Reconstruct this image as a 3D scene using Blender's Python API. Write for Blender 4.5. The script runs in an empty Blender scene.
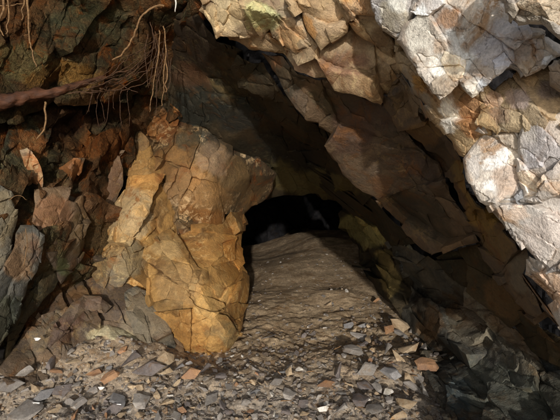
import bpy, bmesh, math, random, time
import numpy as np
from mathutils import Vector, Matrix, Euler
from mathutils.geometry import delaunay_2d_cdt

rnd = random.Random(11)
sc = bpy.context.scene
COL = sc.collection

# ------------------------------------------------------------------ camera
F = 485.0
CAM = np.array([0.0, 0.0, 1.35])
PITCH = math.radians(8)
FW = np.array([0, math.cos(PITCH), -math.sin(PITCH)])
UP = np.array([0, math.sin(PITCH), math.cos(PITCH)])
RT = np.array([1.0, 0, 0])
cam = bpy.data.objects.new('camera', bpy.data.cameras.new('camera'))
COL.objects.link(cam)
cam.location = CAM
cam.rotation_euler = (math.pi / 2 - PITCH, 0, 0)
cam.data.sensor_width = 36
cam.data.lens = 36 * F / 560
cam.data.clip_end = 2000
cam.data.clip_start = 0.02
sc.camera = cam


def P(x, y, d):
    """direction of a point of the photograph at depth d (metres) -> world point"""
    x = np.asarray(x, float); y = np.asarray(y, float); d = np.asarray(d, float)
    return CAM + d[..., None] * (FW + RT * ((x - 280) / F)[..., None] + UP * ((210 - y) / F)[..., None])


# ------------------------------------------------------------------ noise
def _hash(ix, iy, iz, s):
    v = np.sin(ix * 127.1 + iy * 311.7 + iz * 74.7 + s * 53.3) * 43758.5453
    return v - np.floor(v)


def vnoise(p, s=0.0):
    i = np.floor(p); f = p - i
    f = f * f * (3 - 2 * f)
    r = 0
    for a in (0, 1):
        for b in (0, 1):
            for c in (0, 1):
                w = (f[:, 0] if a else 1 - f[:, 0]) * (f[:, 1] if b else 1 - f[:, 1]) * (f[:, 2] if c else 1 - f[:, 2])
                r = r + w * _hash(i[:, 0] + a, i[:, 1] + b, i[:, 2] + c, s)
    return r * 2 - 1


def fbm(p, o=4, s=0.0):
    r = 0; a = 0.5; k = 1.0
    for j in range(o):
        r = r + a * vnoise(p * k + j * 7.3, s + j); a *= .5; k *= 2.07
    return r


def worley(p, s, facet=False):
    """nearest jittered-grid seed: offset to it, random vec per cell, F2-F1"""
    i = np.floor(p)
    n = len(p)
    best = np.full(n, 9e9); sec = np.full(n, 9e9)
    off = np.zeros((n, 3)); idv = np.zeros((n, 3)); fac = np.full(n, -9.)
    for a in (-1, 0, 1):
        for b in (-1, 0, 1):
            for c in (-1, 0, 1):
                x, y, z = i[:, 0] + a, i[:, 1] + b, i[:, 2] + c
                h = np.stack([_hash(x, y, z, s), _hash(x, y, z, s + 11), _hash(x, y, z, s + 23)], 1)
                sp = np.stack([x, y, z], 1) + h
                o = p - sp
                dd = (o * o).sum(1)
                iv = np.stack([_hash(x, y, z, s + 31), _hash(x, y, z, s + 41), _hash(x, y, z, s + 53)], 1)
                if facet:
                    fac = np.maximum(fac, (iv[:, 0] - .5) * .5 + (o * (iv[:, [1, 2, 0]] * 2 - 1)).sum(1) * 1.15 - .85 * dd)
                m = dd < best
                sec = np.where(m, best, np.minimum(sec, dd))
                best = np.where(m, dd, best)
                off[m] = o[m]
                idv[m] = iv[m]
    if facet: return off, idv * 2 - 1, np.sqrt(sec) - np.sqrt(best), fac
    return off, idv * 2 - 1, np.sqrt(sec) - np.sqrt(best)


def basis(e1, e2):
    e1 = np.array(e1, float); e1 /= np.linalg.norm(e1)
    e2 = np.array(e2, float); e2 -= e1 * e2.dot(e1); e2 /= np.linalg.norm(e2)
    return np.stack([e1, e2, np.cross(e1, e2)])


BED_R = basis(RT * .72 - UP * .70 - FW * .25, RT * .7 + UP * .72)      # bedding of the right side
BED_L = basis(RT * .35 + UP * .9 + FW * .1, RT * .9 - UP * .35)        # steeper, left side


def rock_disp(p, bed=BED_R, amp=1.0, sizes=((.5, .05), (.2, .022), (.085, .009), (.035, .0035)), seed=0.0, crack=1.0, stretch=(1.8, .75, 1.2), spacing=None):
    q = p @ bed.T / np.array(stretch)
    q = q + .05 * np.stack([fbm(p * 3, 3, 1), fbm(p * 3, 3, 5), fbm(p * 3, 3, 9)], 1) + .005 * np.stack([vnoise(p * 22, 2), vnoise(p * 22, 6), vnoise(p * 22, 8)], 1)
    r = np.zeros(len(p))
    for k, (sz, am) in enumerate(sizes):
        am = am * np.clip((sz / spacing - 1.0) / 2.5, 0, 1) if spacing is not None else am
        off, idv, e, fac = worley(q / sz, seed + k * 3.7, True)
        r += am * (2.4 * fac + (.55 if k < 2 else 0) * (idv[:, 0] * .7 + (off * idv[:, [1, 2, 0]]).sum(1)))
        r -= am * .8 * crack * np.clip(1 - e / .07, 0, 1) * (idv[:, 1] * .5 + .5)
    r += .006 * fbm(p * 5, 4, seed + 3) + .003 * fbm(p * 40, 3, seed + 4)
    return r * amp


# ------------------------------------------------------------------ materials
def lin(c):
    return tuple((x / 255 / 12.92) if x <= 10 else ((x / 255 + .055) / 1.055) ** 2.4 for x in c[:3])


def rock_mat(name, base, alt, stain, stain_amt=.35, rough=.75, bump=.5, spec=.35, scale=1.0, cracks=.5, spk=.5, obj=False, lichen=None, lichen_amt=0.0, rnd_val=0.0, bdist=.03, tint=True, facets=0.0):
    m = bpy.data.materials.new(name); m.use_nodes = True
    nt = m.node_tree; N = nt.nodes; L = nt.links
    N.clear()

    def nd(t, **kw):
        n = N.new(t)
        for k, v in kw.items(): setattr(n, k, v)
        return n

    def math_(op, a, b=None, c=None, clamp=False):
        n = nd('ShaderNodeMath', operation=op, use_clamp=clamp)
        for i, v in enumerate((a, b, c)):
            if v is None: continue
            if isinstance(v, (int, float)): n.inputs[i].default_value = v
            else: L.new(v, n.inputs[i])
        return n.outputs[0]

    def mix(f, a, b, bt='MIX'):
        n = nd('ShaderNodeMix', data_type='RGBA', blend_type=bt)
        for i, v in ((0, f), (6, a), (7, b)):
            if isinstance(v, (int, float)): n.inputs[i].default_value = v
            elif isinstance(v, tuple): n.inputs[i].default_value = (*v, 1)
            else: L.new(v, n.inputs[i])
        return n.outputs[2]

    def noise(sc_, det=6, ro=.6, dist=0.0, vec=None):
        n = nd('ShaderNodeTexNoise'); n.inputs['Scale'].default_value = sc_ * scale
        n.inputs['Detail'].default_value = det; n.inputs['Roughness'].default_value = ro
        n.inputs['Distortion'].default_value = dist
        L.new(vec if vec is not None else V, n.inputs['Vector'])
        return n

    def ramp(v, lo, hi):
        n = nd('ShaderNodeMapRange', interpolation_type='SMOOTHSTEP')
        n.inputs[1].default_value = lo; n.inputs[2].default_value = hi
        L.new(v, n.inputs[0]); return n.outputs[0]

    if obj:
        tc = nd('ShaderNodeTexCoord'); oi = nd('ShaderNodeObjectInfo')
        va = nd('ShaderNodeVectorMath', operation='MULTIPLY_ADD')
        L.new(oi.outputs['Random'], va.inputs[0]); va.inputs[1].default_value = (37, 19, 53); L.new(tc.outputs['Object'], va.inputs[2])
        V = va.outputs[0]
    else:
        V = nd('ShaderNodeNewGeometry').outputs['Position']
    n1 = noise(3.1, 5, .62, .5)
    n2 = noise(7.5, 5, .66, 1.0)
    n3 = noise(46, 4, .72)
    n4 = noise(1.7, 3, .6, .8)
    n5 = noise(150, 2, .7)
    c = mix(ramp(n1.outputs[0], .38, .62), lin(base), lin(alt))
    at = nd('ShaderNodeAttribute', attribute_name='tint')
    # tint patches get a broken edge from noise
    ta = math_('MULTIPLY', at.outputs['Alpha'], math_('MULTIPLY_ADD', ramp(n2.outputs[0], .30, .55), .55, .5), clamp=True)
    if tint: c = mix(ta, c, at.outputs['Color'])
    st = math_('MULTIPLY', math_('MULTIPLY', ramp(n2.outputs[0], .50, .66), ramp(n4.outputs[0], .40, .62)), stain_amt * 2, clamp=True)
    c = mix(st, c, lin(stain))
    if lichen:
        li = math_('MULTIPLY', math_('MULTIPLY', ramp(noise(21, 4, .75, .6).outputs[0], .5, .6), ramp(n1.outputs[0], .48, .62)), lichen_amt, clamp=True)
        c = mix(li, c, lin(lichen))
    if tint:
        fa = nd('ShaderNodeAttribute', attribute_name='facet')
        c = mix(facets, c, fa.outputs['Color'], 'MULTIPLY')
    # value mottling
    f = math_('MULTIPLY_ADD', ramp(n3.outputs[0], .3, .72), .75 * spk, 1 - .37 * spk)
    f2 = math_('MULTIPLY_ADD', ramp(n5.outputs[0], .3, .7), .5 * spk, 1 - .25 * spk)
    f3 = math_('MULTIPLY_ADD', ramp(n2.outputs[0], .35, .65), -.45 * spk, 1 + .2 * spk)
    f = math_('MULTIPLY', math_('MULTIPLY', f, f2), f3)
    if rnd_val:
        f = math_('MULTIPLY', f, math_('MULTIPLY_ADD', oi.outputs['Random'], rnd_val, 1 - rnd_val / 2))
    # hairline fractures, only where a mask lets them through
    wv = nd('ShaderNodeVectorMath', operation='MULTIPLY_ADD')
    L.new(n2.outputs['Color'], wv.inputs[0]); wv.inputs[1].default_value = (.12, .12, .12); L.new(V, wv.inputs[2])
    vo = nd('ShaderNodeTexVoronoi', feature='DISTANCE_TO_EDGE'); vo.inputs['Scale'].default_value = 6.5 * scale
    L.new(wv.outputs[0], vo.inputs['Vector'])
    ck = math_('MULTIPLY', math_('SUBTRACT', 1.0, ramp(vo.outputs['Distance'], .0, .018)), ramp(n4.outputs[0], .42, .6))
    f = math_('MULTIPLY', f, math_('MULTIPLY_ADD', ck, -cracks, 1.0))
    cf = nd('ShaderNodeCombineColor')
    for i in range(3): L.new(f, cf.inputs[i])
    c = mix(1.0, c, cf.outputs[0], 'MULTIPLY')
    b = nd('ShaderNodeBsdfPrincipled')
    L.new(c, b.inputs['Base Color'])
    L.new(math_('MULTIPLY_ADD', n3.outputs[0], .35, rough - .17), b.inputs['Roughness'])
    b.inputs['Specular IOR Level'].default_value = spec
    h = math_('MULTIPLY_ADD', n3.outputs[0], .5, math_('MULTIPLY', n5.outputs[0], .22))
    h = math_('ADD', h, math_('MULTIPLY', n2.outputs[0], .6))
    bp = nd('ShaderNodeBump'); bp.inputs['Strength'].default_value = bump; bp.inputs['Distance'].default_value = bdist / scale
    L.new(h, bp.inputs['Height']); L.new(bp.outputs[0], b.inputs['Normal'])
    o = nd('ShaderNodeOutputMaterial'); L.new(b.outputs[0], o.inputs[0])
    return m


M = {
    'pale': rock_mat('pale_near_lit_rock', (200, 190, 178), (176, 160, 144), (166, 128, 88), .45, facets=1.0, rough=.65, bump=.4, cracks=.5, lichen=(248, 244, 236), lichen_amt=.5, spk=.5),  # paleness also carries the stronger light on the nearest rock, besides white crust
    'tan': rock_mat('tan_slate', (182, 158, 122), (156, 130, 100), (166, 114, 62), .4, facets=1.0, rough=.7, bump=.45, lichen=(200, 178, 130), lichen_amt=.35),
    'brown': rock_mat('brown_slate', (104, 84, 62), (84, 70, 56), (116, 76, 40), .4, facets=1.0, rough=.65, bump=.5, lichen=(150, 122, 78), lichen_amt=.4),
    'dark': rock_mat('falloff_dark_slate', (66, 54, 36), (46, 42, 30), (84, 58, 30), .4, facets=1.0, rough=.8, bump=.6, spec=.18, lichen=(100, 88, 58), lichen_amt=.35),  # dark slate, the falloff of light inward is put into its colour
    'grey': rock_mat('dark_grey_damp_rock', (106, 98, 82), (76, 74, 68), (98, 74, 46), .3, facets=1.0, rough=.85, bump=.6, spec=.2, lichen=(112, 104, 84), lichen_amt=.3),
    'gold': rock_mat('ochre_rock', (166, 126, 70), (138, 100, 52), (140, 86, 34), .45, facets=1.0, rough=.8, bump=.5, lichen=(206, 176, 120), lichen_amt=.4),
    'mottled': rock_mat('mottled_brown_rock', (126, 94, 54), (76, 62, 40), (136, 80, 30), .5, facets=1.0, rough=.75, bump=.7, lichen=(196, 166, 124), lichen_amt=.8),
    'soil': rock_mat('red_brown_soil', (84, 58, 34), (54, 48, 32), (120, 66, 22), .5, facets=1.0, rough=.95, bump=1.0, spec=.1, spk=.9, cracks=.2, lichen=(112, 98, 62), lichen_amt=.3),
    'cavern': rock_mat('shade_black_cavern_rock', (38, 36, 36), (20, 20, 21), (40, 30, 20), .2, rough=.9, bump=.6, spec=.08),  # near-black base puts the chamber's lack of light into the colour
    'ground': rock_mat('rock_dust_floor', (184, 160, 128), (158, 134, 104), (150, 112, 70), .35, rough=.95, bump=.4, spec=.1, spk=.9, cracks=0, scale=1.5),
    'outside': rock_mat('dry_hillside', (120, 108, 84), (90, 88, 60), (110, 80, 50), .3, rough=.95, bump=.5, spk=.6, cracks=0),
}

# ------------------------------------------------------------------ helpers


def props(o, label=None, cat=None, group=None, kind=None):
    if label: o['label'] = label
    if cat: o['category'] = cat
    if group: o['group'] = group
    if kind: o['kind'] = kind
    return o


def mesh_obj(name, verts, faces, mat, smooth=True, tint=None, origin=None, parent=None, sharp=None):
    verts = np.asarray(verts, float)
    if origin is None:
        origin = np.array([verts[:, 0].mean(), verts[:, 1].mean(), verts[:, 2].min()])
    me = bpy.data.meshes.new(name)
    me.from_pydata((verts - origin).tolist(), [], [tuple(f) for f in faces])
    if tint is not None:
        a = me.color_attributes.new('tint', 'FLOAT_COLOR', 'POINT')
        a.data.foreach_set('color', np.asarray(tint, np.float32).ravel())
    me.polygons.foreach_set('use_smooth', [smooth] * len(me.polygons))
    me.materials.append(mat)
    me.update()
    if smooth and sharp:
        me.set_sharp_from_angle(angle=math.radians(sharp))
    o = bpy.data.objects.new(name, me)
    COL.objects.link(o)
    o.location = origin
    if parent: o.parent = parent
    return o


def interp_inv(ctrl):
    """piecewise-planar depth surface through control points (x, y, d): real planes, since 1/d is linear on a plane"""
    pts = [(c[0], c[1]) for c in ctrl]
    v, e, f, ov, oe, of = delaunay_2d_cdt([Vector(p) for p in pts], [], [], 0, 1e-6)
    idx = [o[0] for o in ov]
    D = np.array([1 / ctrl[i][2] for i in idx]); V = np.array([[a.x, a.y] for a in v])
    T = [t for t in f if len(t) == 3]

    def ev(x, y):
        best = np.full(len(x), -9e9); val = np.zeros(len(x))
        for t in T:
            a, b, c = V[t[0]], V[t[1]], V[t[2]]
            den = (b[1] - c[1]) * (a[0] - c[0]) + (c[0] - b[0]) * (a[1] - c[1])
            if abs(den) < 20: continue
            l1 = ((b[1] - c[1]) * (x - c[0]) + (c[0] - b[0]) * (y - c[1])) / den
            l2 = ((c[1] - a[1]) * (x - c[0]) + (a[0] - c[0]) * (y - c[1])) / den
            l3 = 1 - l1 - l2
            mn = np.minimum(np.minimum(l1, l2), l3)
            k = mn > best
            if mn.max() > -2:
                q1, q2, q3 = np.clip(l1, -.6, 1.6), np.clip(l2, -.6, 1.6), np.clip(l3, -.6, 1.6)
                s = q1 + q2 + q3; s[np.abs(s) < .1] = 1
                w = (q1 * D[t[0]] + q2 * D[t[1]] + q3 * D[t[2]]) / s
                val = np.where(k, w, val); best = np.where(k, mn, best)
        return 1 / np.clip(val, .08, 1.6)
    return ev


def jag(poly, step, amp, seed):
    """rough natural outline through the given corners"""
    r = random.Random(seed)
    out = []
    n = len(poly)
    for i in range(n):
        a = np.array(poly[i][:2], float); b = np.array(poly[(i + 1) % n][:2], float)
        Ld = np.linalg.norm(b - a)
        k = max(1, int(Ld / step))
        nm = np.array([-(b - a)[1], (b - a)[0]]) / max(Ld, 1e-6)
        # midpoint-style angular wobble: a few random chips
        hs = np.zeros(k + 1)
        for o_ in range(3):
            m = max(2, int(Ld / (22 / 2 ** o_)) + 1)
            kn = [0] + [r.uniform(-1, 1) for _ in range(m - 1)] + [0]
            hs += np.interp(np.linspace(0, m, k + 1), range(m + 1), kn) * amp / 1.8 ** o_
        for j in range(k):
            out.append(a + (b - a) * j / k + nm * hs[j] * min(1, Ld / 25))
    return out


def seg_dist(x, y, poly):
    d = np.full(len(x), 9e9)
    n = len(poly)
    for i in range(n):
        a = poly[i]; b = poly[(i + 1) % n]
        ab = b - a; L2 = max(ab @ ab, 1e-9)
        t = np.clip(((x - a[0]) * ab[0] + (y - a[1]) * ab[1]) / L2, 0, 1)
        d = np.minimum(d, np.hypot(x - a[0] - t * ab[0], y - a[1] - t * ab[1]))
    return d


def inside(x, y, poly):
    r = np.zeros(len(x), bool)
    n = len(poly)
    j = n - 1
    for i in range(n):
        xi, yi = poly[i]; xj, yj = poly[j]
        if yi != yj:
            c = ((yi > y) != (yj > y)) & (x < (xj - xi) * (y - yi) / (yj - yi) + xi)
            r ^= c
        j = i
    return r


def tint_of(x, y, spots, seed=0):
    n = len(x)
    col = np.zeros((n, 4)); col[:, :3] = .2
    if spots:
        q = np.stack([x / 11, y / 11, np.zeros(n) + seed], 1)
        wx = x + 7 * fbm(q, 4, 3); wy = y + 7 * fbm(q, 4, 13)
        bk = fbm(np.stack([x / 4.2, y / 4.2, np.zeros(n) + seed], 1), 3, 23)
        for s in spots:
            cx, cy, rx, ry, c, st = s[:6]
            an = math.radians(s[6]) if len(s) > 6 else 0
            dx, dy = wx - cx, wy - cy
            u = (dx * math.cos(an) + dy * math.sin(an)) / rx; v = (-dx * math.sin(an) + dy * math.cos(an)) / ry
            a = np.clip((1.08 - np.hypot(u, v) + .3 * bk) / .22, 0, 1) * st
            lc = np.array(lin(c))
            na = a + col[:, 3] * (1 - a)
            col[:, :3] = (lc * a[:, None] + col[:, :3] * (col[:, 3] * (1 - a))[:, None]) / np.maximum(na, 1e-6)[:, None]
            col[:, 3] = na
    return col


SEED = [0]


STRETCH = {id(BED_R): (1.8, .75, 3.0), id(BED_L): (1.6, .8, 1.2)}


def voronoi_edges(bb, size, ang, ratio, r):
    """jittered, stretched Voronoi net over a box: seeds and chipped boundary polylines"""
    ca, sa = math.cos(ang), math.sin(ang)
    cx, cy = (bb[0] + bb[2]) / 2, (bb[1] + bb[3]) / 2
    R_ = math.hypot(bb[2] - bb[0], bb[3] - bb[1]) / 2 + size * 2
    lx, ly = ratio ** .5, ratio ** -.5
    seeds = []
    nu, nv = int(R_ / (size * lx)) + 2, int(R_ / (size * ly)) + 2
    for a in range(-nu, nu + 1):
        for b in range(-nv, nv + 1):
            u = (a + r.uniform(-.48, .48) + .5 * (b % 2)) * size; v = (b + r.uniform(-.48, .48)) * size
            X_, Y_ = cx + u * lx * ca - v * ly * sa, cy + u * lx * sa + v * ly * ca
            if bb[0] - size * 2 < X_ < bb[2] + size * 2 and bb[1] - size * 2 < Y_ < bb[3] + size * 2: seeds.append((u, v))
    S = np.array(seeds)
    done = {}
    for k in range(len(S)):
        p = S[k]
        poly = [(p[0] - 3 * size, p[1] - 3 * size, -1), (p[0] + 3 * size, p[1] - 3 * size, -1), (p[0] + 3 * size, p[1] + 3 * size, -1), (p[0] - 3 * size, p[1] + 3 * size, -1)]
        dd = ((S - p) ** 2).sum(1)
        for q in np.argsort(dd)[1:22]:
            m = (S[q] + p) / 2; n = S[q] - p
            out = []
            L_ = len(poly)
            for t in range(L_):
                a, b = poly[t], poly[(t + 1) % L_]
                da = (a[0] - m[0]) * n[0] + (a[1] - m[1]) * n[1]; db = (b[0] - m[0]) * n[0] + (b[1] - m[1]) * n[1]
                if da <= 0:
                    out.append(a)
                    if db > 0:
                        f = da / (da - db); out.append((a[0] + f * (b[0] - a[0]), a[1] + f * (b[1] - a[1]), q))
                elif db <= 0:
                    f = da / (da - db); out.append((a[0] + f * (b[0] - a[0]), a[1] + f * (b[1] - a[1]), a[2]))
            poly = out
            if len(poly) < 3: break
        L_ = len(poly)
        for t in range(L_):
            q = poly[t][2]
            if q < 0: continue
            key = (min(k, q), max(k, q))
            if key not in done: done[key] = (poly[t][:2], poly[(t + 1) % L_][:2])

    def back(u, v): return cx + u * lx * ca - v * ly * sa, cy + u * lx * sa + v * ly * ca
    segs = []
    for a, b in done.values():
        A, B = np.array(back(*a)), np.array(back(*b))
        L_ = np.linalg.norm(B - A)
        if L_ < .8: continue
        n_ = max(1, int(L_ / 4.5)); nm = np.array([-(B - A)[1], (B - A)[0]]) / L_
        pts = [A] + [A + (B - A) * i_ / n_ + nm * r.uniform(-.9, .9) for i_ in range(1, n_)] + [B]
        segs.append(pts)
    SX, SY = back(S[:, 0], S[:, 1])
    return np.stack([SX, SY], 1), S, segs, (cx, cy, ca, sa, lx, ly)


ANG = {id(BED_R): math.radians(44), id(BED_L): math.radians(112)}


def rock(name, mat, outline, inner=(), thick=.3, step=2.6, amp=1.0, jagamp=1.6, bevel=.03, bw=5.0, bed=BED_R, sizes=None, spots=(), label=None, cat='rock', group=None, sharp=24, crack=1.0, kind=None, cells=(46, 17), off=1.0, tilt=1.0, ratio=1.9, ang=None, var=1.0):
    """fractured bedrock: flat broken facets at two sizes on a base surface, chipped outline, sides and back"""
    SEED[0] += 1
    sd = SEED[0] * 1.37
    rr_ = random.Random(SEED[0] * 31 + 5)
    if mat == 'pale' and cells == (46, 17): cells = (50, 20); tilt *= 1.25; off *= 1.2; crack *= 1.8; ratio = 1.6
    poly = jag(outline, 3.0, jagamp, SEED[0])
    xs = np.array([p[0] for p in poly]); ys = np.array([p[1] for p in poly])
    bb = (max(xs.min(), -80), max(ys.min(), -80), min(xs.max(), 640), min(ys.max(), 500))
    nets = [voronoi_edges(bb, c_, (ANG[id(bed)] if ang is None else math.radians(ang)) + rr_.uniform(-.15, .15), ratio, rr_) for c_ in cells]
    gx, gy = np.meshgrid(np.arange(bb[0], bb[2], step), np.arange(bb[1], bb[3], step * .87))
    gx[1::2] += step / 2
    r = np.random.RandomState(SEED[0])
    gx = (gx + r.uniform(-.25, .25, gx.shape) * step).ravel(); gy = (gy + r.uniform(-.25, .25, gy.shape) * step).ravel()
    k = inside(gx, gy, poly); gx, gy = gx[k], gy[k]
    nb = len(poly)
    pts = [(a, b) for a, b in zip(xs, ys)]; edges = [(i, (i + 1) % nb) for i in range(nb)]
    lev = []
    for li_, net in enumerate(nets):
        for sg in net[2]:
            A = np.array(sg)
            if li_ == 1 and vnoise(np.array([[A[0, 0] / 34, A[0, 1] / 34, sd]]), 4)[0] < -.12: continue
            ins = inside(A[:, 0], A[:, 1], poly)
            if not ins.any(): continue
            b0 = len(pts); pts += [tuple(p) for p in sg]
            edges += [(b0 + i, b0 + i + 1) for i in range(len(sg) - 1)]
    # keep free points clear of the fracture lines
    cpx = np.array(pts)
    cell = {}
    for q, (a, b) in enumerate(cpx): cell.setdefault((int(a // 2), int(b // 2)), []).append(q)
    keep = []
    for q, (a, b) in enumerate(zip(gx, gy)):
        i_, j_ = int(a // 2), int(b // 2); ok = True
        for u in (-1, 0, 1):
            for v in (-1, 0, 1):
                for t in cell.get((i_ + u, j_ + v), ()):
                    if (cpx[t][0] - a) ** 2 + (cpx[t][1] - b) ** 2 < 1.0: ok = False
        if ok: keep.append(q)
    pts += [(gx[q], gy[q]) for q in keep]
    v, e, f, ov, oe, of = delaunay_2d_cdt([Vector(p) for p in pts], edges, [], 0, 1e-3)
    X = np.array([a.x for a in v]); Y = np.array([a.y for a in v])
    cons = {(min(a), max(a)) for a, o_ in zip(e, oe) if o_}
    f = [t for t in f if len(t) == 3]
    T3 = np.array(f)
    FX, FY = X[T3].mean(1), Y[T3].mean(1)
    ok = inside(FX, FY, poly)
    T3 = T3[ok]; FX = FX[ok]; FY = FY[ok]
    # orient consistently
    ar = (X[T3[:, 1]] - X[T3[:, 0]]) * (Y[T3[:, 2]] - Y[T3[:, 0]]) - (X[T3[:, 2]] - X[T3[:, 0]]) * (Y[T3[:, 1]] - Y[T3[:, 0]])
    T3[ar < 0] = T3[ar < 0][:, ::-1]
    # pieces of surface between fracture lines
    par = list(range(len(T3)))

    def find(a):
        while par[a] != a: par[a] = par[par[a]]; a = par[a]
        return a
    em = {}
    for ti, t in enumerate(T3):
        for q in range(3):
            a, b = int(t[q]), int(t[(q + 1) % 3]); key = (a, b) if a < b else (b, a)
            em.setdefault(key, []).append((ti, a, b))
    for key, l in em.items():
        if len(l) == 2 and key not in cons:
            a, b = find(l[0][0]), find(l[1][0])
            if a != b: par[a] = b
    comp = np.array([find(i) for i in range(len(T3))])
    uq, comp = np.unique(comp, return_inverse=True)
    nc = len(uq)
    atri = np.abs((X[T3[:, 1]] - X[T3[:, 0]]) * (Y[T3[:, 2]] - Y[T3[:, 0]]) - (X[T3[:, 2]] - X[T3[:, 0]]) * (Y[T3[:, 1]] - Y[T3[:, 0]])) / 2
    big = np.bincount(comp, weights=atri, minlength=nc) > 2.2 * cells[-1] ** 2
    own = []
    for net in nets:
        S, (cx, cy, ca, sa, lx, ly) = net[1], net[3]
        u = ((FX - cx) * ca + (FY - cy) * sa) / lx; w_ = (-(FX - cx) * sa + (FY - cy) * ca) / ly
        near = np.zeros(len(FX), int)
        for c0 in range(0, len(FX), 4000):
            near[c0:c0 + 4000] = ((u[c0:c0 + 4000, None] - S[None, :, 0]) ** 2 + (w_[c0:c0 + 4000, None] - S[None, :, 1]) ** 2).argmin(1)
        o_ = np.zeros(nc, int)
        for c in range(nc):
            m = near[comp == c]; o_[c] = np.bincount(m).argmax()
        own.append(o_)
    E = seg_dist(X, Y, poly) if len(X) < 6000 else np.concatenate([seg_dist(X[c0:c0 + 6000], Y[c0:c0 + 6000], poly) for c0 in range(0, len(X), 6000)])
    ev = interp_inv(list(outline) + list(inner))
    D = ev(X, Y)
    bv = min(bevel, .012)
    D = D + bv * np.clip(1 - E / min(bw, 3.5), 0, 1) ** 2
    W = P(X, Y, D)
    ds = D.mean() / 2.8
    vd = (W - CAM) / np.linalg.norm(W - CAM, axis=1)[:, None]
    fn = np.cross(W[T3[:, 1]] - W[T3[:, 0]], W[T3[:, 2]] - W[T3[:, 0]])
    vn = np.zeros_like(W)
    for q in range(3): np.add.at(vn, T3[:, q], fn)
    ea = np.concatenate([T3[:, 0], T3[:, 1], T3[:, 2]]); eb = np.concatenate([T3[:, 1], T3[:, 2], T3[:, 0]])
    deg = np.maximum(np.bincount(ea, minlength=len(W)) + np.bincount(eb, minlength=len(W)), 1)

    def lap(a_, n_, lam=.5):
        for _ in range(n_):
            sm_ = np.zeros_like(a_); np.add.at(sm_, ea, a_[eb]); np.add.at(sm_, eb, a_[ea])
            a_ = a_ + lam * (sm_ / (deg[:, None] if a_.ndim > 1 else deg) - a_)
        return a_
    vn = vn / (np.linalg.norm(vn, axis=1)[:, None] + 1e-12)
    vn = lap(vn, 4, .7)
    vn[(vn * vd).sum(1) > 0] *= -1
    vn = vn - vd * .25
    vn /= np.linalg.norm(vn, axis=1)[:, None] + 1e-9
    cs = np.abs((vn * vd).sum(1))
    sp_ = step * D / F / np.clip(cs, .15, 1)
    small = rock_disp(W, bed, amp, seed=sd, crack=0, sizes=[(.13 * ds, .006 * ds), (.055 * ds, .0028 * ds)], stretch=STRETCH[id(bed)], spacing=sp_)
    small = lap(small, 1, .3)
    gr = np.clip(cs / .55, .3, 1)                                   # shallower breaks where the surface runs away from the mouth
    # one vertex per (point, piece)
    vid = {}
    verts = []; tl = []; cl = []
    px_ = D.mean() / F
    Tt = tint_of(X, Y, spots, sd)
    pl = []
    for li, (c_, o_) in enumerate(zip(cells, own)):
        hs = {}
        for c in range(nc):
            s_ = int(o_[c])
            if s_ not in hs:
                q = random.Random(SEED[0] * 7919 + s_ * 13 + li)
                S2 = nets[li][0][s_]
                Dc = ev(np.array([S2[0]]), np.array([S2[1]])); pc = P(np.array([S2[0]]), np.array([S2[1]]), Dc)[0]
                k_ = (.16, .12)[li]
                h = q.uniform(-1, 1) * c_ * px_ * (.085, .06)[li] * off
                g = np.array([q.gauss(0, 1), q.gauss(0, .5), q.gauss(0, 1)]) * k_ * tilt
                lim = c_ * px_
                hs[s_] = (pc, h, g, lim, math.exp(q.gauss(0, (.17, .13)[li] * var)), q.gauss(0, .028 * var), math.exp(q.gauss(0, .05 * var)))
        pl.append(hs)
    crk = {}
    for a, b in cons: crk[a] = 1; crk[b] = 1
    Fs = []

    def vert(p, c):
        key = (p, c)
        i_ = vid.get(key)
        if i_ is None:
            h = small[p]; val = 1; hue = 0; sat = 1
            for li in (0, 1):
                pc, h0, g, lim, vv, hh, _ = pl[li][int(own[li][c])]
                d_ = W[p] - pc
                if li == 1 and big[c]: continue
                h += (h0 + max(-lim * .35, min(lim * .35, g @ d_))) * gr[p]
                val *= vv; hue += hh
            w_ = W[p] + vn[p] * h * amp
            if p in crk and E[p] > 1: w_ = w_ - vn[p] * (.0045 * ds * crack * (.2 + 1.6 * _frac(p * .618)))
            i_ = len(verts); verts.append(w_); tl.append(Tt[p]); cl.append((val * (1 + hue), val, val * (1 - hue * 1.6), 1))
            vid[key] = i_
        return i_
    for t, c in zip(T3.tolist(), comp.tolist()):
        Fs.append((vert(t[0], c), vert(t[1], c), vert(t[2], c)))
    bd = []
    for key, l in em.items():
        if len(l) == 2:
            c1, c2 = int(comp[l[0][0]]), int(comp[l[1][0]])
            if c1 != c2:
                _, a, b = l[0]
                Fs.append((vert(b, c1), vert(a, c1), vert(a, c2), vert(b, c2)))
        elif len(l) == 1:
            ti, a, b = l[0]; c = int(comp[ti]); bd.append((vert(a, c), vert(b, c)))
    Wv = np.array(verts)
    bl = sorted({p for p, q in bd} | {q for p, q in bd})
    cx, cy = np.mean(X), np.mean(Y)
    ctr = P(cx, cy, D.mean() + thick)
    back = (Wv[bl] - CAM); back /= np.linalg.norm(back, axis=1)[:, None]
    idx = {}
    rings = 3
    for j in range(1, rings + 1):
        tt = j / rings
        nn = np.stack([vnoise(Wv[bl] * 14 + j, sd), vnoise(Wv[bl] * 14 + j, sd + 2), vnoise(Wv[bl] * 14 + j, sd + 4)], 1) * .012
        ring = Wv[bl] + back * (thick * tt) + (ctr - Wv[bl]) * (.05 * tt ** 2) + nn
        for q, b_ in enumerate(bl): idx[(j, b_)] = len(verts) + q
        verts += list(ring); tl += [tl[b_] for b_ in bl]; cl += [cl[b_] for b_ in bl]
    for p, q in bd:
        prev = (q, p)
        for j in range(1, rings + 1):
            a, b_ = idx[(j, p)], idx[(j, q)]
            Fs.append((prev[0], prev[1], a, b_)); prev = (b_, a)
    ci = len(verts); verts.append(ctr); tl.append(tl[0]); cl.append(cl[0])
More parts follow.
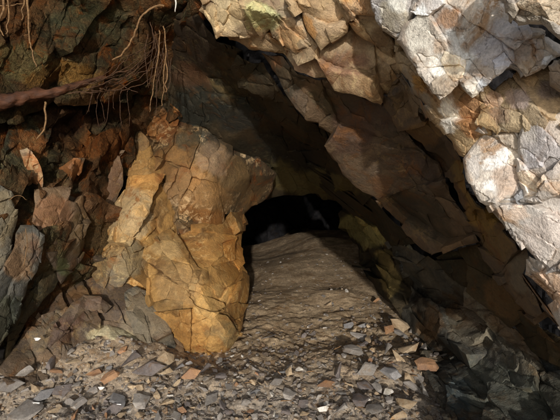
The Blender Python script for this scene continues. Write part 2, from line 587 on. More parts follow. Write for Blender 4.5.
    for p, q in bd: Fs.append((idx[(rings, q)], idx[(rings, p)], ci))
    o = mesh_obj(name, verts, Fs, M[mat], True, np.array(tl), sharp=sharp)
    ca_ = o.data.color_attributes.new('facet', 'FLOAT_COLOR', 'POINT')
    ca_.data.foreach_set('color', np.array(cl, np.float32).ravel())
    props(o, label, cat, group)
    return o


def _frac(a): return a - math.floor(a)


# ------------------------------------------------------------------ ground
def floor_h(x, y):
    x = np.asarray(x, float); y = np.asarray(y, float)
    x, y = np.broadcast_arrays(x, y)
    z = np.zeros(x.shape)
    sm = lambda t: np.clip(t, 0, 1) ** 2 * (3 - 2 * np.clip(t, 0, 1))
    # crest at the low doorway of the tunnel, higher on its right
    z = z + sm((y - 3.4) / 3.2) * (-.13 + .25 * sm((x + .5) / 1.0))
    z = z - sm((y - 6.8) / 1.6) * .5
    # rubble banked against the left wall and in the right corner
    z = z + .22 * sm((-.75 - x) / 1.1) * sm((y - 1.9) / .8)
    z = z + .13 * np.exp(-((x + 1.0) ** 2) / .14 - ((y - 2.75) ** 2) / .05) + .05 * np.exp(-((x - .75) ** 2) / .1 - ((y - 2.9) ** 2) / .3)
    p = np.stack([x.ravel(), y.ravel(), np.zeros(x.size)], 1)
    z = z + (.09 * fbm(p * 1.5, 3, 2) + .03 * fbm(p * 6, 3, 5) * np.clip((4.4 - y.ravel()) / 1.6, .1, 1)).reshape(z.shape)
    return z


def grid(name, xs, ys, hf, mat, kind, tint=None):
    X, Y = np.meshgrid(xs, ys); Z = hf(X, Y)
    V = np.stack([X.ravel(), Y.ravel(), Z.ravel()], 1)
    nx, ny = len(xs), len(ys)
    i = np.arange((nx - 1) * (ny - 1)); r_, c_ = i // (nx - 1), i % (nx - 1)
    a = r_ * nx + c_
    Fc = np.stack([a, a + 1, a + nx + 1, a + nx], 1).tolist()
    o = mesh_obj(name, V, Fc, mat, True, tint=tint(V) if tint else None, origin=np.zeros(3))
    o['kind'] = kind
    return o


def ax(lo, hi, n):
    return np.linspace(lo, hi, n)


def fine(X, Y):
    z = floor_h(X, Y)
    p = np.stack([X.ravel(), Y.ravel(), 0 * X.ravel()], 1)
    d = .012 * fbm(p * 22, 3, 8)
    for sz, am in ((.09, .014), (.04, .008)):
        off, idv, e = worley(p / sz, sz)
        d += am * (idv[:, 0] * .5 + (off[:, :2] * idv[:, 1:]).sum(1) * 1.2) * np.clip((idv[:, 2] + .6) * 2, 0, 1)
    d += .02 * fbm(p * 4.1, 3, 17)
    far = np.clip((5.0 - Y.ravel()) / 2.6, .12, 1)
    return z + (d * far).reshape(z.shape)


xs = np.concatenate([[-600, -120, -40, -15, -7, -4.5], ax(-3, 2.6, 400), [4, 7, 15, 40, 120, 600]])
ys = np.concatenate([[-600, -120, -40, -15, -6, -2, -.5], ax(.6, 1.6, 30), ax(1.62, 4.5, 300), ax(4.52, 9, 110), [10.5, 12, 20]])


def gh(X, Y):
    z = fine(X, Y)
    return np.where((Y < 0) | (np.abs(X) > 3.2), floor_h(X, Y) * np.clip(1 - (np.abs(X) + np.abs(Y)) / 30, 0, 1), z)


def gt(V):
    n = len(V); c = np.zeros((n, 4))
    # loss of light farther in painted as darker floor, grey broken stone at the mouth
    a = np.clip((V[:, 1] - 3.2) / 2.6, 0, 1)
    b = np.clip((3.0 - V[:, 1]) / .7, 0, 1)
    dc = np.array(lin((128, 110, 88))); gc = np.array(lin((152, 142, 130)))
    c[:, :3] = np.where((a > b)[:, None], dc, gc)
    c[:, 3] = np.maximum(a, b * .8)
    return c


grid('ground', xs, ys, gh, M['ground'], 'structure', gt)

# ------------------------------------------------------------------ cavern sheet behind everything
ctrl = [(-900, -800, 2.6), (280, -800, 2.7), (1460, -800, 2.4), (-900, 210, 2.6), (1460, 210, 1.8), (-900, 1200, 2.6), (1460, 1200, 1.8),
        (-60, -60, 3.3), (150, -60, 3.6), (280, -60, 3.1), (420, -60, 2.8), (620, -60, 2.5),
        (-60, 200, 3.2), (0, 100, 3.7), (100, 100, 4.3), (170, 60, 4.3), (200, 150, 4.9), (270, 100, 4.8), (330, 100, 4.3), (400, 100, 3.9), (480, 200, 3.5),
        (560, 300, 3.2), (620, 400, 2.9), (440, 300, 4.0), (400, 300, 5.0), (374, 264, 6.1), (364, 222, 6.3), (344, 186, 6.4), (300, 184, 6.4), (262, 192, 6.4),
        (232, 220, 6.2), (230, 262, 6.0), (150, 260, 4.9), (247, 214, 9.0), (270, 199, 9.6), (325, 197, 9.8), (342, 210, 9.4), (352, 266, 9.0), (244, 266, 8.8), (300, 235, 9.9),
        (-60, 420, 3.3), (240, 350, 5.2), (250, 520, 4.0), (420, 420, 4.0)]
ev = interp_inv(ctrl)
gx = np.concatenate([np.linspace(-900, -70, 40), np.linspace(-64, 230, 90), np.linspace(232, 360, 90), np.linspace(363, 625, 80), np.linspace(635, 1460, 40)])
gy = np.concatenate([np.linspace(-800, -70, 36), np.linspace(-64, 180, 80), np.linspace(182, 270, 60), np.linspace(274, 500, 50), np.linspace(520, 1200, 12)])
X, Y = np.meshgrid(gx, gy)
D = ev(X.ravel(), Y.ravel())
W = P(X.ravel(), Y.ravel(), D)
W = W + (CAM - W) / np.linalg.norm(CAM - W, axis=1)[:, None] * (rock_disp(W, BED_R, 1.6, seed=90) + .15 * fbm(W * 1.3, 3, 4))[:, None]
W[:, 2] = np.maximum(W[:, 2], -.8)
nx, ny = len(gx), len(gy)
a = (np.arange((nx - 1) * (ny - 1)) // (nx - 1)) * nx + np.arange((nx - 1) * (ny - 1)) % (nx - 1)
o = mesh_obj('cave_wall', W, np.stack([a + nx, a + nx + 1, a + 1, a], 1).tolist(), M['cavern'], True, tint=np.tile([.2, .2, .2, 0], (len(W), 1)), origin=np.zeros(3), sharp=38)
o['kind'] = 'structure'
# solid hill over and behind the tunnel, so daylight comes in only by the mouth
hv = [(-30, 2.7, -1), (30, 2.7, -1), (30, 2.7, 3.2), (-30, 2.7, 3.2), (-30, 40, -1), (30, 40, -1), (30, 40, 22), (-30, 40, 22)]
hs = grid('hill', ax(-40, 40, 60), ax(3.4, 45, 40), lambda X, Y: 3.4 + (Y - 3.4) * .5 + .6 * fbm(np.stack([X.ravel() * .3, Y.ravel() * .3, 0 * X.ravel()], 1), 3, 1).reshape(X.shape), M['outside'], 'structure')

# ------------------------------------------------------------------ rocks, far to near
LONG = ((.6, .05), (.24, .022), (.1, .009), (.04, .0035))
SOFT = ((.6, .03), (.22, .014), (.09, .008), (.035, .004))
# --- dark roof above and left of the low doorway
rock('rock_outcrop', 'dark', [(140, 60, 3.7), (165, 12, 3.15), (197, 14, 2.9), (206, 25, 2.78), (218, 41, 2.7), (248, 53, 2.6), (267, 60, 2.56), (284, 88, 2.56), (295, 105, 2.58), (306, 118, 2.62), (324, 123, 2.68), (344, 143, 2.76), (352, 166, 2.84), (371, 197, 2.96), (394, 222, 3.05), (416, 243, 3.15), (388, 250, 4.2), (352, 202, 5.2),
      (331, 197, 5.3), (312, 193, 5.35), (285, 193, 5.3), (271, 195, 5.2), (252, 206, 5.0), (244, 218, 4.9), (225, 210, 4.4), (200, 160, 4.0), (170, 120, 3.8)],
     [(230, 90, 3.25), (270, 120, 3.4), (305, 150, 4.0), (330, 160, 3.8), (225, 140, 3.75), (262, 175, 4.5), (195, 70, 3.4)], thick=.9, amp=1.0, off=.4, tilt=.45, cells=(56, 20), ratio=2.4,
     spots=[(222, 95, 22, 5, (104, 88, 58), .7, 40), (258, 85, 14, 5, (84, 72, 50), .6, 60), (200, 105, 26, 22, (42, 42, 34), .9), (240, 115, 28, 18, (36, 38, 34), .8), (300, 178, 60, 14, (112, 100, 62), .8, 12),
            (345, 200, 16, 8, (110, 98, 46), .8, 45), (195, 45, 30, 30, (46, 36, 26), .9), (255, 160, 26, 14, (50, 44, 32), .8, 40), (190, 75, 20, 12, (76, 52, 34), .7, 30), (285, 150, 35, 14, (40, 38, 32), .7, 30)],  # dark spots at the upper left corner stand in for shade
     label='dark rock roof sloping down over the low tunnel doorway', cat='rock wall')
rock('rock_buttress', 'dark', [(328, 186, 5.2), (352, 192, 5.1), (382, 205, 4.7), (408, 240, 4.3), (420, 262, 4.1), (412, 300, 3.8), (402, 318, 3.7), (393, 305, 3.8), (384, 300, 4.1), (372, 290, 4.5), (362, 262, 5.2), (351, 240, 5.6), (347, 226, 5.6), (341, 210, 5.5)],
     [(370, 235, 4.75), (385, 270, 4.15), (395, 250, 4.25), (360, 210, 4.95)], thick=.7, amp=1.5, spots=[(365, 225, 18, 28, (142, 128, 76), .85, -25), (390, 275, 10, 26, (146, 124, 74), .85, -15), (350, 200, 14, 8, (112, 102, 52), .8, 30), (400, 240, 14, 14, (58, 52, 38), .8)],
     label='yellow green rock buttress forming the right jamb of the low doorway', cat='rock')
# --- right wall below the slabs
rock('rock_wall', 'grey', [(392, 235, 4.2), (430, 256, 3.2), (456, 281, 2.92), (500, 311, 2.68), (532, 346, 2.45), (566, 360, 2.28), (630, 405, 1.9), (640, 500, 1.5), (462, 500, 1.7), (448, 440, 2.05), (442, 415, 2.25), (430, 380, 2.65), (418, 345, 3.2), (404, 320, 3.7), (396, 300, 4.1), (394, 270, 4.6), (386, 245, 5.0)],
     [(440, 300, 3.5), (470, 350, 2.8), (520, 400, 2.2), (500, 335, 2.75), (455, 390, 2.45), (430, 330, 3.2), (560, 440, 1.85)], thick=.6, amp=1.5, step=1.8, bed=BED_R,
     spots=[(432, 325, 14, 22, (110, 86, 60), .9, -35), (465, 310, 26, 14, (78, 60, 42), .7, 40), (520, 330, 40, 16, (88, 66, 44), .7, 35), (500, 390, 50, 26, (88, 90, 80), .7, 20), (458, 395, 12, 24, (62, 72, 74), .8), (425, 300, 12, 18, (36, 32, 26), .9), (445, 350, 20, 12, (40, 42, 40), .8, 40), (545, 400, 26, 26, (78, 78, 66), .6)],
     label='large dark grey rock wall at lower right beside the floor rubble', cat='rock wall')
# --- lower left corner of the right wall: leaning slab
rock('rock_slab', 'dark', [(432, 258, 2.9), (448, 251, 2.74), (482, 244, 2.42), (492, 262, 2.36), (512, 285, 2.24), (535, 314, 2.1), (556, 336, 1.98), (630, 395, 1.8), (630, 420, 1.85), (565, 368, 2.12), (530, 352, 2.34), (500, 315, 2.5), (456, 284, 2.72)],
     [(480, 275, 2.5)], thick=.45, amp=.8, spots=[(505, 300, 26, 16, (96, 72, 44), .7, 40)], bevel=.02,
     label='dark brown lower slab hanging below the horizontal crack in the right roof', cat='rock slab')
rock('rock_slab', 'brown', [(262, 53, 2.42), (284, 57, 2.32), (291, 67, 2.3), (297, 74, 2.27), (316, 79, 2.23), (338, 77, 2.2), (343, 86, 2.2), (356, 87, 2.18), (376, 92, 2.14), (394, 110, 2.17), (411, 137, 2.2), (425, 153, 2.24), (440, 164, 2.26), (449, 190, 2.3), (458, 205, 2.3), (468, 217, 2.3), (480, 239, 2.32), (446, 247, 2.6), (430, 254, 2.75), (413, 240, 2.8), (394, 221, 2.8), (372, 196, 2.76), (353, 165, 2.66), (344, 142, 2.58), (325, 122, 2.5), (307, 117, 2.46), (296, 103, 2.43), (284, 87, 2.4), (268, 60, 2.42)],
     [(345, 105, 2.34), (380, 150, 2.42), (405, 195, 2.56), (432, 222, 2.55), (420, 180, 2.36), (310, 85, 2.33)], thick=.45, amp=1.0, cells=(66, 22), off=.6, tilt=.8, ratio=2.3, bevel=.02,
     spots=[(290, 80, 14, 18, (66, 58, 42), .8, 50), (330, 100, 24, 12, (72, 64, 42), .8, 40), (355, 125, 26, 16, (82, 62, 50), .8, 45), (350, 90, 22, 12, (108, 86, 66), .7, 20), (385, 180, 12, 9, (104, 72, 46), .8, 60), (425, 215, 34, 18, (62, 54, 38), .8, 40), (400, 205, 20, 14, (54, 46, 34), .8, 45), (420, 165, 26, 12, (68, 54, 46), .7, 40), (375, 110, 22, 12, (92, 70, 56), .7, 30)],
     label='long brown roof slab running diagonally above the tunnel, black gap beneath it', cat='rock slab')
rock('rock_slab', 'brown', [(345, 84, 2.0), (372, 88, 1.98), (388, 96, 1.95), (399, 70, 1.9), (412, 90, 1.86), (425, 110, 1.84), (440, 130, 1.82), (451, 144, 1.8), (459, 159, 1.78), (462, 176, 1.77), (468, 191, 1.75), (477, 205, 1.73), (490, 209, 1.7), (502, 228, 1.68), (515, 245, 1.66), (522, 260, 1.67), (520, 276, 1.7), (528, 287, 1.7), (543, 305, 1.68), (566, 334, 1.66), (535, 311, 1.95), (515, 292, 2.02), (503, 279, 2.08), (494, 268, 2.12), (487, 257, 2.16), (482, 237, 2.16), (469, 216, 2.15), (459, 204, 2.15), (450, 189, 2.16), (441, 162, 2.16), (426, 152, 2.13), (414, 138, 2.12), (395, 110, 2.06), (385, 99, 2.03), (372, 92, 2.02)],
     [(410, 115, 1.98), (435, 145, 1.96), (463, 192, 1.94), (490, 238, 1.92)], thick=.4, amp=1.0, bevel=.02,
     spots=[(385, 70, 22, 18, (116, 92, 66), .8, 40), (410, 100, 20, 12, (104, 82, 56), .8, 40), (425, 135, 16, 12, (120, 90, 52), .9, 40), (462, 180, 9, 22, (136, 108, 58), .9, -25), (480, 215, 10, 24, (150, 120, 60), .9, -35), (500, 245, 12, 16, (120, 96, 56), .8, -40), (525, 275, 24, 12, (112, 100, 82), .9, 40)],
     label='narrow ochre brown slab wedged between the pale near slab and the long brown one', cat='rock slab')
# --- top centre slabs
rock('rock_slab', 'tan', [(200, 10, 2.4), (224, 38, 2.45), (250, 48, 2.35), (283, 53, 2.25), (293, 64, 2.2), (295, 70, 2.2), (315, 76, 2.15), (340, 74, 2.1), (344, 83, 2.1), (355, 84, 2.05), (372, 87, 2.0), (388, 93, 2.0), (400, 72, 1.9), (396, 30, 1.8), (375, -40, 1.7), (300, -40, 1.9), (230, -30, 2.2)],
     [(330, 55, 2.0), (360, 50, 1.93), (390, 70, 1.9)], thick=.35, amp=1.1, bevel=.015,
     spots=[(312, 66, 22, 9, (158, 122, 92), .8, 0), (345, 62, 26, 12, (138, 104, 82), .8, 0), (385, 80, 20, 14, (124, 98, 66), .8, 30), (365, 30, 14, 22, (150, 122, 92), .8, 20), (400, 95, 16, 10, (116, 90, 60), .8, 40), (230, 36, 20, 6, (140, 110, 80), .8, 20)],
     label='brown broken slab directly under the bright yellow tan block at top centre', cat='rock slab')
rock('rock_block', 'tan', [(185, -45, 2.4), (195, -5, 2.35), (205, 14, 2.3), (221, 34, 2.3), (240, 37, 2.25), (262, 37, 2.2), (270, 29, 2.15), (279, 40, 2.12), (290, 56, 2.1), (298, 66, 2.06), (314, 58, 2.02), (318, 46, 1.98), (306, 30, 1.95), (300, 10, 1.95), (290, -45, 1.9)],
     [(245, 8, 2.02), (285, 18, 1.98), (262, 24, 2.12), (225, 10, 2.18)], thick=.3, amp=.8, bevel=.015,
     spots=[(262, 16, 20, 15, (190, 186, 132), .9, 10), (225, 12, 20, 18, (214, 186, 140), .9), (290, 35, 12, 20, (206, 160, 110), .9, -25), (240, -20, 40, 20, (200, 176, 130), .8)],
     label='bright block with yellow green patch at top centre of the roof', cat='rock')
rock('rock_block', 'tan', [(282, -45, 1.85), (290, 0, 1.88), (300, 14, 1.9), (308, 32, 1.92), (322, 48, 1.93), (334, 38, 1.88), (346, 30, 1.84), (352, 14, 1.8), (340, -2, 1.78), (345, -45, 1.75)],
     [(318, 10, 1.82)], thick=.25, amp=.7, bevel=.015, spots=[(305, 30, 12, 14, (202, 150, 92), .9, -30), (330, 20, 16, 14, (196, 170, 138), .8)],
     label='orange tan block right of the yellow green patch at the top edge', cat='rock')
rock('rock_block', 'tan', [(334, -45, 1.72), (338, 0, 1.76), (348, 22, 1.8), (356, 34, 1.82), (372, 44, 1.82), (392, 58, 1.84), (396, 44, 1.78), (380, 20, 1.72), (376, -45, 1.62)],
     [(362, 10, 1.7)], thick=.25, amp=.7, bevel=.015, spots=[(360, 10, 16, 14, (170, 140, 108), .8), (380, 40, 12, 12, (142, 114, 82), .9, 30), (350, -10, 10, 14, (200, 160, 110), .8)],
     label='small brown block tucked between the tan block and the pale near slab', cat='rock')
# --- the pale near slab and the blocks beneath it, right edge
rock('rock_slab', 'tan', [(397, 38, 1.62), (404, 30, 1.6), (430, 70, 1.5), (470, 80, 1.4), (500, 95, 1.38), (520, 110, 1.35), (500, 130, 1.42), (480, 135, 1.48), (466, 160, 1.55), (461, 157, 1.56), (453, 141, 1.58), (443, 128, 1.6), (428, 108, 1.62), (415, 88, 1.64), (401, 66, 1.65)],
     [(420, 75, 1.55), (450, 110, 1.52), (470, 110, 1.45)], thick=.3, amp=.6, bevel=.012,
     spots=[(418, 90, 7, 26, (150, 138, 122), .9, -30), (420, 84, 5, 9, (184, 140, 76), .9, -20), (448, 105, 9, 26, (240, 236, 226), .9, -10), (470, 115, 14, 22, (186, 140, 98), .9, -20), (500, 100, 14, 12, (150, 122, 100), .8)],
     label='tan slab edge showing below the white crusted plate, left of the grey blocks', cat='rock slab')
rock('rock_block', 'tan', [(478, 122, 1.42), (498, 88, 1.4), (512, 74, 1.38), (536, 66, 1.36), (560, 58, 1.33), (640, 40, 1.22), (640, 140, 1.15), (575, 130, 1.25), (545, 128, 1.3), (520, 130, 1.36), (500, 128, 1.4)],
     [(530, 105, 1.3)], thick=.25, amp=.8, bevel=.012, spots=[(518, 100, 10, 12, (206, 178, 160), .9, -40), (500, 115, 12, 8, (160, 130, 104), .8), (550, 90, 14, 10, (120, 104, 96), .8, -20)],
     label='pinkish brown wedge between the white plate and the round grey blocks at right', cat='rock')
rock('rock_block', 'pale', [(462, 159, 1.53), (484, 124, 1.44), (517, 113, 1.36), (525, 150, 1.38), (534, 200, 1.42), (493, 208, 1.47), (479, 202, 1.5), (466, 178, 1.53)],
     [], thick=.3, amp=.55, bevel=.025, bw=9, jagamp=1.2,
     spots=[(496, 158, 14, 10, (236, 232, 226), 1.0, -40), (491, 186, 7, 6, (236, 232, 226), 1.0), (508, 180, 16, 16, (180, 158, 140), .8), (475, 165, 7, 12, (186, 180, 174), .8)],
     label='grey block with two white patches, lowest left of the bright right side', cat='rock')
rock('rock_block', 'pale', [(514, 150, 1.38), (520, 128, 1.34), (536, 117, 1.3), (560, 110, 1.26), (640, 100, 1.15), (640, 200, 1.15), (585, 196, 1.26), (560, 192, 1.3), (540, 200, 1.36), (524, 198, 1.4), (516, 175, 1.4)],
     [], thick=.3, amp=.5, bevel=.03, bw=10, jagamp=1.2,
     spots=[(545, 150, 26, 30, (190, 182, 178), .8), (530, 135, 8, 10, (214, 204, 192), .8), (555, 185, 12, 8, (204, 178, 152), .8)],
     label='large rounded grey block against the right edge, half way up', cat='rock')
rock('rock_block', 'pale', [(532, 255, 1.5), (545, 262, 1.46), (562, 262, 1.42), (640, 290, 1.3), (640, 375, 1.3), (575, 335, 1.48), (560, 322, 1.52), (545, 300, 1.56), (530, 282, 1.58), (524, 274, 1.58), (527, 263, 1.56)],
     [(560, 295, 1.46)], thick=.3, amp=.6, bevel=.012, spots=[(550, 290, 18, 24, (196, 164, 136), .9, -40)],
     label='pinkish tan pointed block lowest on the bright right edge', cat='rock')
rock('rock_block', 'pale', [(490, 203, 1.47), (505, 196, 1.44), (530, 198, 1.4), (545, 192, 1.36), (566, 186, 1.32), (640, 190, 1.2), (640, 300, 1.2), (575, 272, 1.36), (556, 270, 1.4), (547, 273, 1.42), (534, 260, 1.45), (520, 243, 1.47), (506, 226, 1.49)],
     [], thick=.3, amp=.6, bevel=.015,
     spots=[(520, 212, 12, 10, (220, 194, 170), .8), (545, 235, 22, 24, (206, 190, 176), .8, 40), (505, 212, 8, 8, (204, 176, 150), .8)],
     label='long pale tan block tapering down the right side below the grey blocks', cat='rock')
rock('rock_block', 'pale', [(366, -45, 1.6), (370, 8, 1.6), (380, 25, 1.58), (389, 34, 1.57), (397, 41, 1.55), (404, 30, 1.5), (411, 20, 1.46), (425, -10, 1.42), (430, -45, 1.4)],
     [(395, 10, 1.48)], thick=.25, amp=.5, bevel=.012, spots=[(395, 14, 16, 16, (206, 190, 160), .8), (400, 0, 10, 12, (230, 222, 204), .8)],
     label='pale flake overhanging the brown blocks, left tip of the white crusted plate', cat='rock')
rock('rock_slab', 'pale', [(412, -45, 1.36), (420, -8, 1.4), (408, 20, 1.46), (397, 40, 1.5), (413, 65, 1.47), (443, 96, 1.4), (460, 82, 1.36), (473, 94, 1.35), (488, 89, 1.33), (511, 71, 1.3), (519, 81, 1.29), (546, 68, 1.25), (552, 60, 1.24), (560, 57, 1.22), (640, 88, 1.15), (640, 84, 1.15), (560, 50, 1.22), (548, 39, 1.23), (540, 34, 1.24), (528, 31, 1.25), (515, 31, 1.26), (507, 23, 1.27), (505, 4, 1.27), (504, -45, 1.25)],
     [(440, 30, 1.38), (480, 50, 1.3), (440, 60, 1.42), (470, 10, 1.28), (500, 70, 1.29)], thick=.22, amp=.55, bevel=.015, bw=6,
     spots=[(450, 55, 26, 24, (238, 234, 226), 1.0, -20), (420, 30, 12, 26, (240, 236, 224), .9, 10), (450, 18, 14, 12, (196, 150, 112), .8), (440, 46, 9, 8, (190, 158, 126), .7), (505, 45, 34, 24, (186, 180, 180), .95), (475, 85, 12, 7, (244, 240, 232), .9), (475, 15, 16, 30, (214, 204, 190), .7), (548, 62, 7, 5, (250, 250, 250), 1.0)],
     label='big white crusted near slab filling the upper right corner', cat='rock slab')
rock('rock_block', 'pale', [(509, -45, 1.0), (509, 4, 1.04), (511, 20, 1.06), (517, 25, 1.06), (530, 25, 1.05), (542, 25, 1.04), (551, 33, 1.04), (562, 42, 1.04), (640, 70, .98), (640, -45, .92)],
     [(540, 5, .99)], thick=.14, amp=.35, bevel=.03, bw=9, jagamp=1.0, spots=[(540, 10, 30, 24, (190, 178, 158), .7)],
     label='nearest pale stone in the top right corner, dark gap curling under it', cat='rock')
rock('rock_block', 'pale', [(548, 66, 1.2), (556, 60, 1.18), (640, 50, 1.1), (640, 96, 1.1), (560, 92, 1.2), (552, 84, 1.22)], [], thick=.12, amp=.4, bevel=.012,
     spots=[(560, 74, 20, 12, (190, 170, 150), .8)], label='small tan stone at the right edge under the curling dark gap', cat='rock')

# --- left side
rock('rock_outcrop', 'soil', [(-70, -65, 2.4), (215, -65, 2.7), (214, 0, 2.85), (200, 22, 3.0), (186, 40, 3.2), (180, 70, 3.68), (172, 100, 3.78), (140, 96, 3.45), (100, 100, 3.1), (60, 104, 2.95), (20, 116, 2.8), (-70, 135, 2.5)],
     [(100, 20, 3.0), (60, 60, 2.75), (130, 70, 3.2), (20, 20, 2.6), (160, 40, 3.15)], thick=.7, amp=1.3, bed=BED_L, bevel=.08, bw=10,
     spots=[(60, 75, 40, 14, (104, 74, 34), .8), (90, 20, 40, 22, (58, 60, 42), .7), (20, 60, 26, 20, (92, 84, 52), .7), (140, 60, 26, 18, (72, 50, 28), .7), (205, 12, 12, 8, (120, 70, 36), .9, 40), (190, 30, 18, 12, (78, 56, 40), .8)],
     label='overhanging bank of dark red brown soil and rock at upper left', cat='soil bank')
rock('rock_outcrop', 'soil', [(-70, 90, 2.75), (60, 85, 3.3), (175, 75, 3.75), (180, 110, 3.8), (150, 130, 3.75), (140, 160, 3.6), (126, 185, 3.5), (112, 225, 3.35), (92, 258, 3.25), (70, 290, 3.1), (50, 310, 3.0), (10, 360, 2.8), (-70, 420, 2.4), (-70, 250, 2.45)],
     [(30, 165, 2.82), (70, 165, 3.02), (110, 140, 3.4), (60, 215, 2.84), (95, 200, 3.12), (20, 250, 2.6), (60, 255, 2.84), (0, 220, 2.55)], thick=.6, amp=1.8, bed=BED_L, step=2.0,
     spots=[(60, 205, 26, 24, (112, 80, 52), .8), (30, 150, 20, 14, (110, 66, 32), .8), (100, 150, 22, 14, (118, 72, 34), .8), (90, 235, 18, 22, (84, 66, 40), .8), (110, 195, 8, 22, (124, 90, 60), .8, 20), (60, 262, 12, 14, (78, 74, 50), .9), (70, 120, 40, 12, (50, 34, 22), .9)],
     label='shadowed brown rock hollow under the thick root at left', cat='rock wall')
rock('rock_block', 'tan', [(20, 150, 2.72), (28, 148, 2.7), (38, 160, 2.7), (43, 176, 2.72), (42, 190, 2.76), (34, 204, 2.82), (24, 196, 2.84), (19, 180, 2.8), (24, 168, 2.76)], [(32, 178, 2.73)], thick=.25, amp=.5, bed=BED_L, bevel=.02, jagamp=1,
     spots=[(30, 175, 14, 24, (150, 96, 52), .9)], label='upright orange brown rock chip standing out left of the hollow', cat='rock')
rock('rock_block', 'brown', [(50, 172, 2.95), (62, 166, 2.92), (74, 158, 2.92), (85, 158, 2.96), (80, 172, 3.0), (72, 184, 3.02), (60, 178, 3.0)], [(72, 168, 2.88)], thick=.25, amp=.5, bed=BED_L, bevel=.02, jagamp=1,
     spots=[(70, 168, 18, 14, (150, 98, 54), .9)], label='small orange brown block right of the upright chip in the hollow', cat='rock')
rock('rock_slab', 'brown', [(86, 158, 3.32), (112, 150, 3.38), (124, 152, 3.4), (122, 180, 3.38), (112, 210, 3.3), (104, 230, 3.22), (98, 214, 3.22), (92, 190, 3.26)], [(108, 185, 3.3)], thick=.3, amp=.8, bed=BED_L, bevel=.02,
     spots=[(112, 180, 8, 26, (98, 72, 50), .8, 15), (95, 175, 10, 20, (70, 46, 28), .8)], label='thin upright red brown slab left of the ochre boulders', cat='rock slab')
rock('rock_slab', 'brown', [(34, 190, 2.72), (60, 188, 2.86), (82, 196, 2.95), (92, 222, 3.0), (86, 250, 2.98), (76, 268, 2.92), (60, 282, 2.86), (50, 262, 2.78), (44, 240, 2.72), (32, 222, 2.66)], [(64, 225, 2.86), (58, 255, 2.83)], thick=.4, amp=1.0, bed=BED_L, jagamp=2.6,
     spots=[(52, 215, 20, 20, (118, 86, 60), .9, 20), (80, 235, 14, 22, (88, 70, 42), .8), (62, 265, 8, 14, (86, 88, 52), .9, -20)], label='broad tan brown slab in the middle of the left wall', cat='rock slab')
rock('rock_slab', 'grey', [(-70, 165, 2.3), (-5, 184, 2.5), (10, 192, 2.52), (17, 206, 2.55), (14, 232, 2.56), (8, 262, 2.5), (-5, 280, 2.45), (-70, 300, 2.2)], [(0, 225, 2.5)], thick=.35, amp=.6, bed=BED_L, bevel=.02,
     spots=[(4, 215, 14, 28, (104, 92, 70), .8)], label='grey brown slab cut by the left edge of the picture', cat='rock slab')
rock('rock_slab', 'grey', [(20, 224, 2.58), (45, 235, 2.62), (37, 266, 2.63), (24, 292, 2.62), (2, 343, 2.53), (-12, 372, 2.46), (-70, 400, 2.2), (-70, 300, 2.2), (-8, 285, 2.42), (10, 255, 2.48)], [(20, 262, 2.55), (-5, 320, 2.47)], thick=.4, amp=.9, bed=BED_L, jagamp=2.6,
     spots=[(22, 255, 16, 26, (118, 92, 66), .9, 20), (2, 320, 18, 30, (66, 66, 50), .8, 25), (35, 250, 6, 16, (84, 62, 48), .8)], label='leaning slab with tan face at lower left, dark crevice on its right', cat='rock slab')
rock('rock_slab', 'dark', [(40, 258, 2.78), (52, 262, 2.82), (64, 276, 2.88), (54, 292, 2.85), (44, 300, 2.8), (30, 318, 2.76), (16, 342, 2.7), (4, 362, 2.62), (14, 318, 2.66), (30, 290, 2.72)], [(42, 280, 2.72)], thick=.3, amp=.6, bed=BED_L, bevel=.02,
     spots=[(48, 275, 12, 16, (76, 66, 46), .8)], label='narrow dark slab between the leaning slab and the lower left rock face', cat='rock slab')
# lower left sloping face with pale rock
rock('rock_outcrop', 'brown', [(52, 300, 3.0), (70, 280, 3.12), (84, 258, 3.2), (102, 262, 3.25), (125, 280, 3.3), (150, 280, 3.35), (168, 300, 3.25), (182, 335, 3.1), (188, 362, 2.95), (160, 380, 2.8), (110, 385, 2.75), (60, 385, 2.65), (10, 385, 2.55), (0, 370, 2.6), (18, 345, 2.75)],
     [(90, 310, 3.0), (60, 335, 2.85), (140, 310, 3.08), (165, 340, 3.0), (110, 340, 2.98), (35, 350, 2.75)], thick=.5, amp=1.1, bed=BED_R,
     spots=[(45, 335, 30, 9, (92, 80, 62), .8, -45), (80, 300, 26, 12, (112, 82, 50), .8, -30), (95, 305, 30, 8, (80, 66, 56), .7, 0), (148, 318, 24, 28, (124, 110, 88), .9, 40), (110, 335, 24, 8, (176, 160, 122), .9, 10), (70, 325, 10, 22, (84, 58, 40), .8, 35), (120, 360, 40, 10, (110, 80, 48), .8)],
     label='sloping brown and grey rock face at lower left above the rubble', cat='rock wall')
rock('rock_block', 'tan', [(86, 346, 2.93), (98, 332, 2.95), (107, 324, 2.98), (120, 328, 3.0), (134, 336, 3.0), (146, 346, 2.98), (134, 350, 2.95), (110, 350, 2.92)], [(112, 338, 2.88)], thick=.2, amp=.4, bevel=.015, jagamp=1,
     spots=[(112, 338, 30, 14, (178, 162, 124), .9)], label='pale tan triangular rock showing above the dirt at lower left', cat='rock')
rock('rock_slab', 'grey', [(124, 292, 3.12), (136, 284, 3.2), (150, 290, 3.2), (160, 306, 3.15), (172, 326, 3.05), (176, 346, 2.98), (166, 356, 2.94), (150, 348, 2.93), (134, 334, 2.98), (126, 314, 3.03)], [(148, 320, 2.98)], thick=.25, amp=.6, bevel=.02,
     spots=[(148, 318, 30, 34, (126, 112, 90), .8)], label='worn grey green slab below the left of the ochre boulder', cat='rock slab')
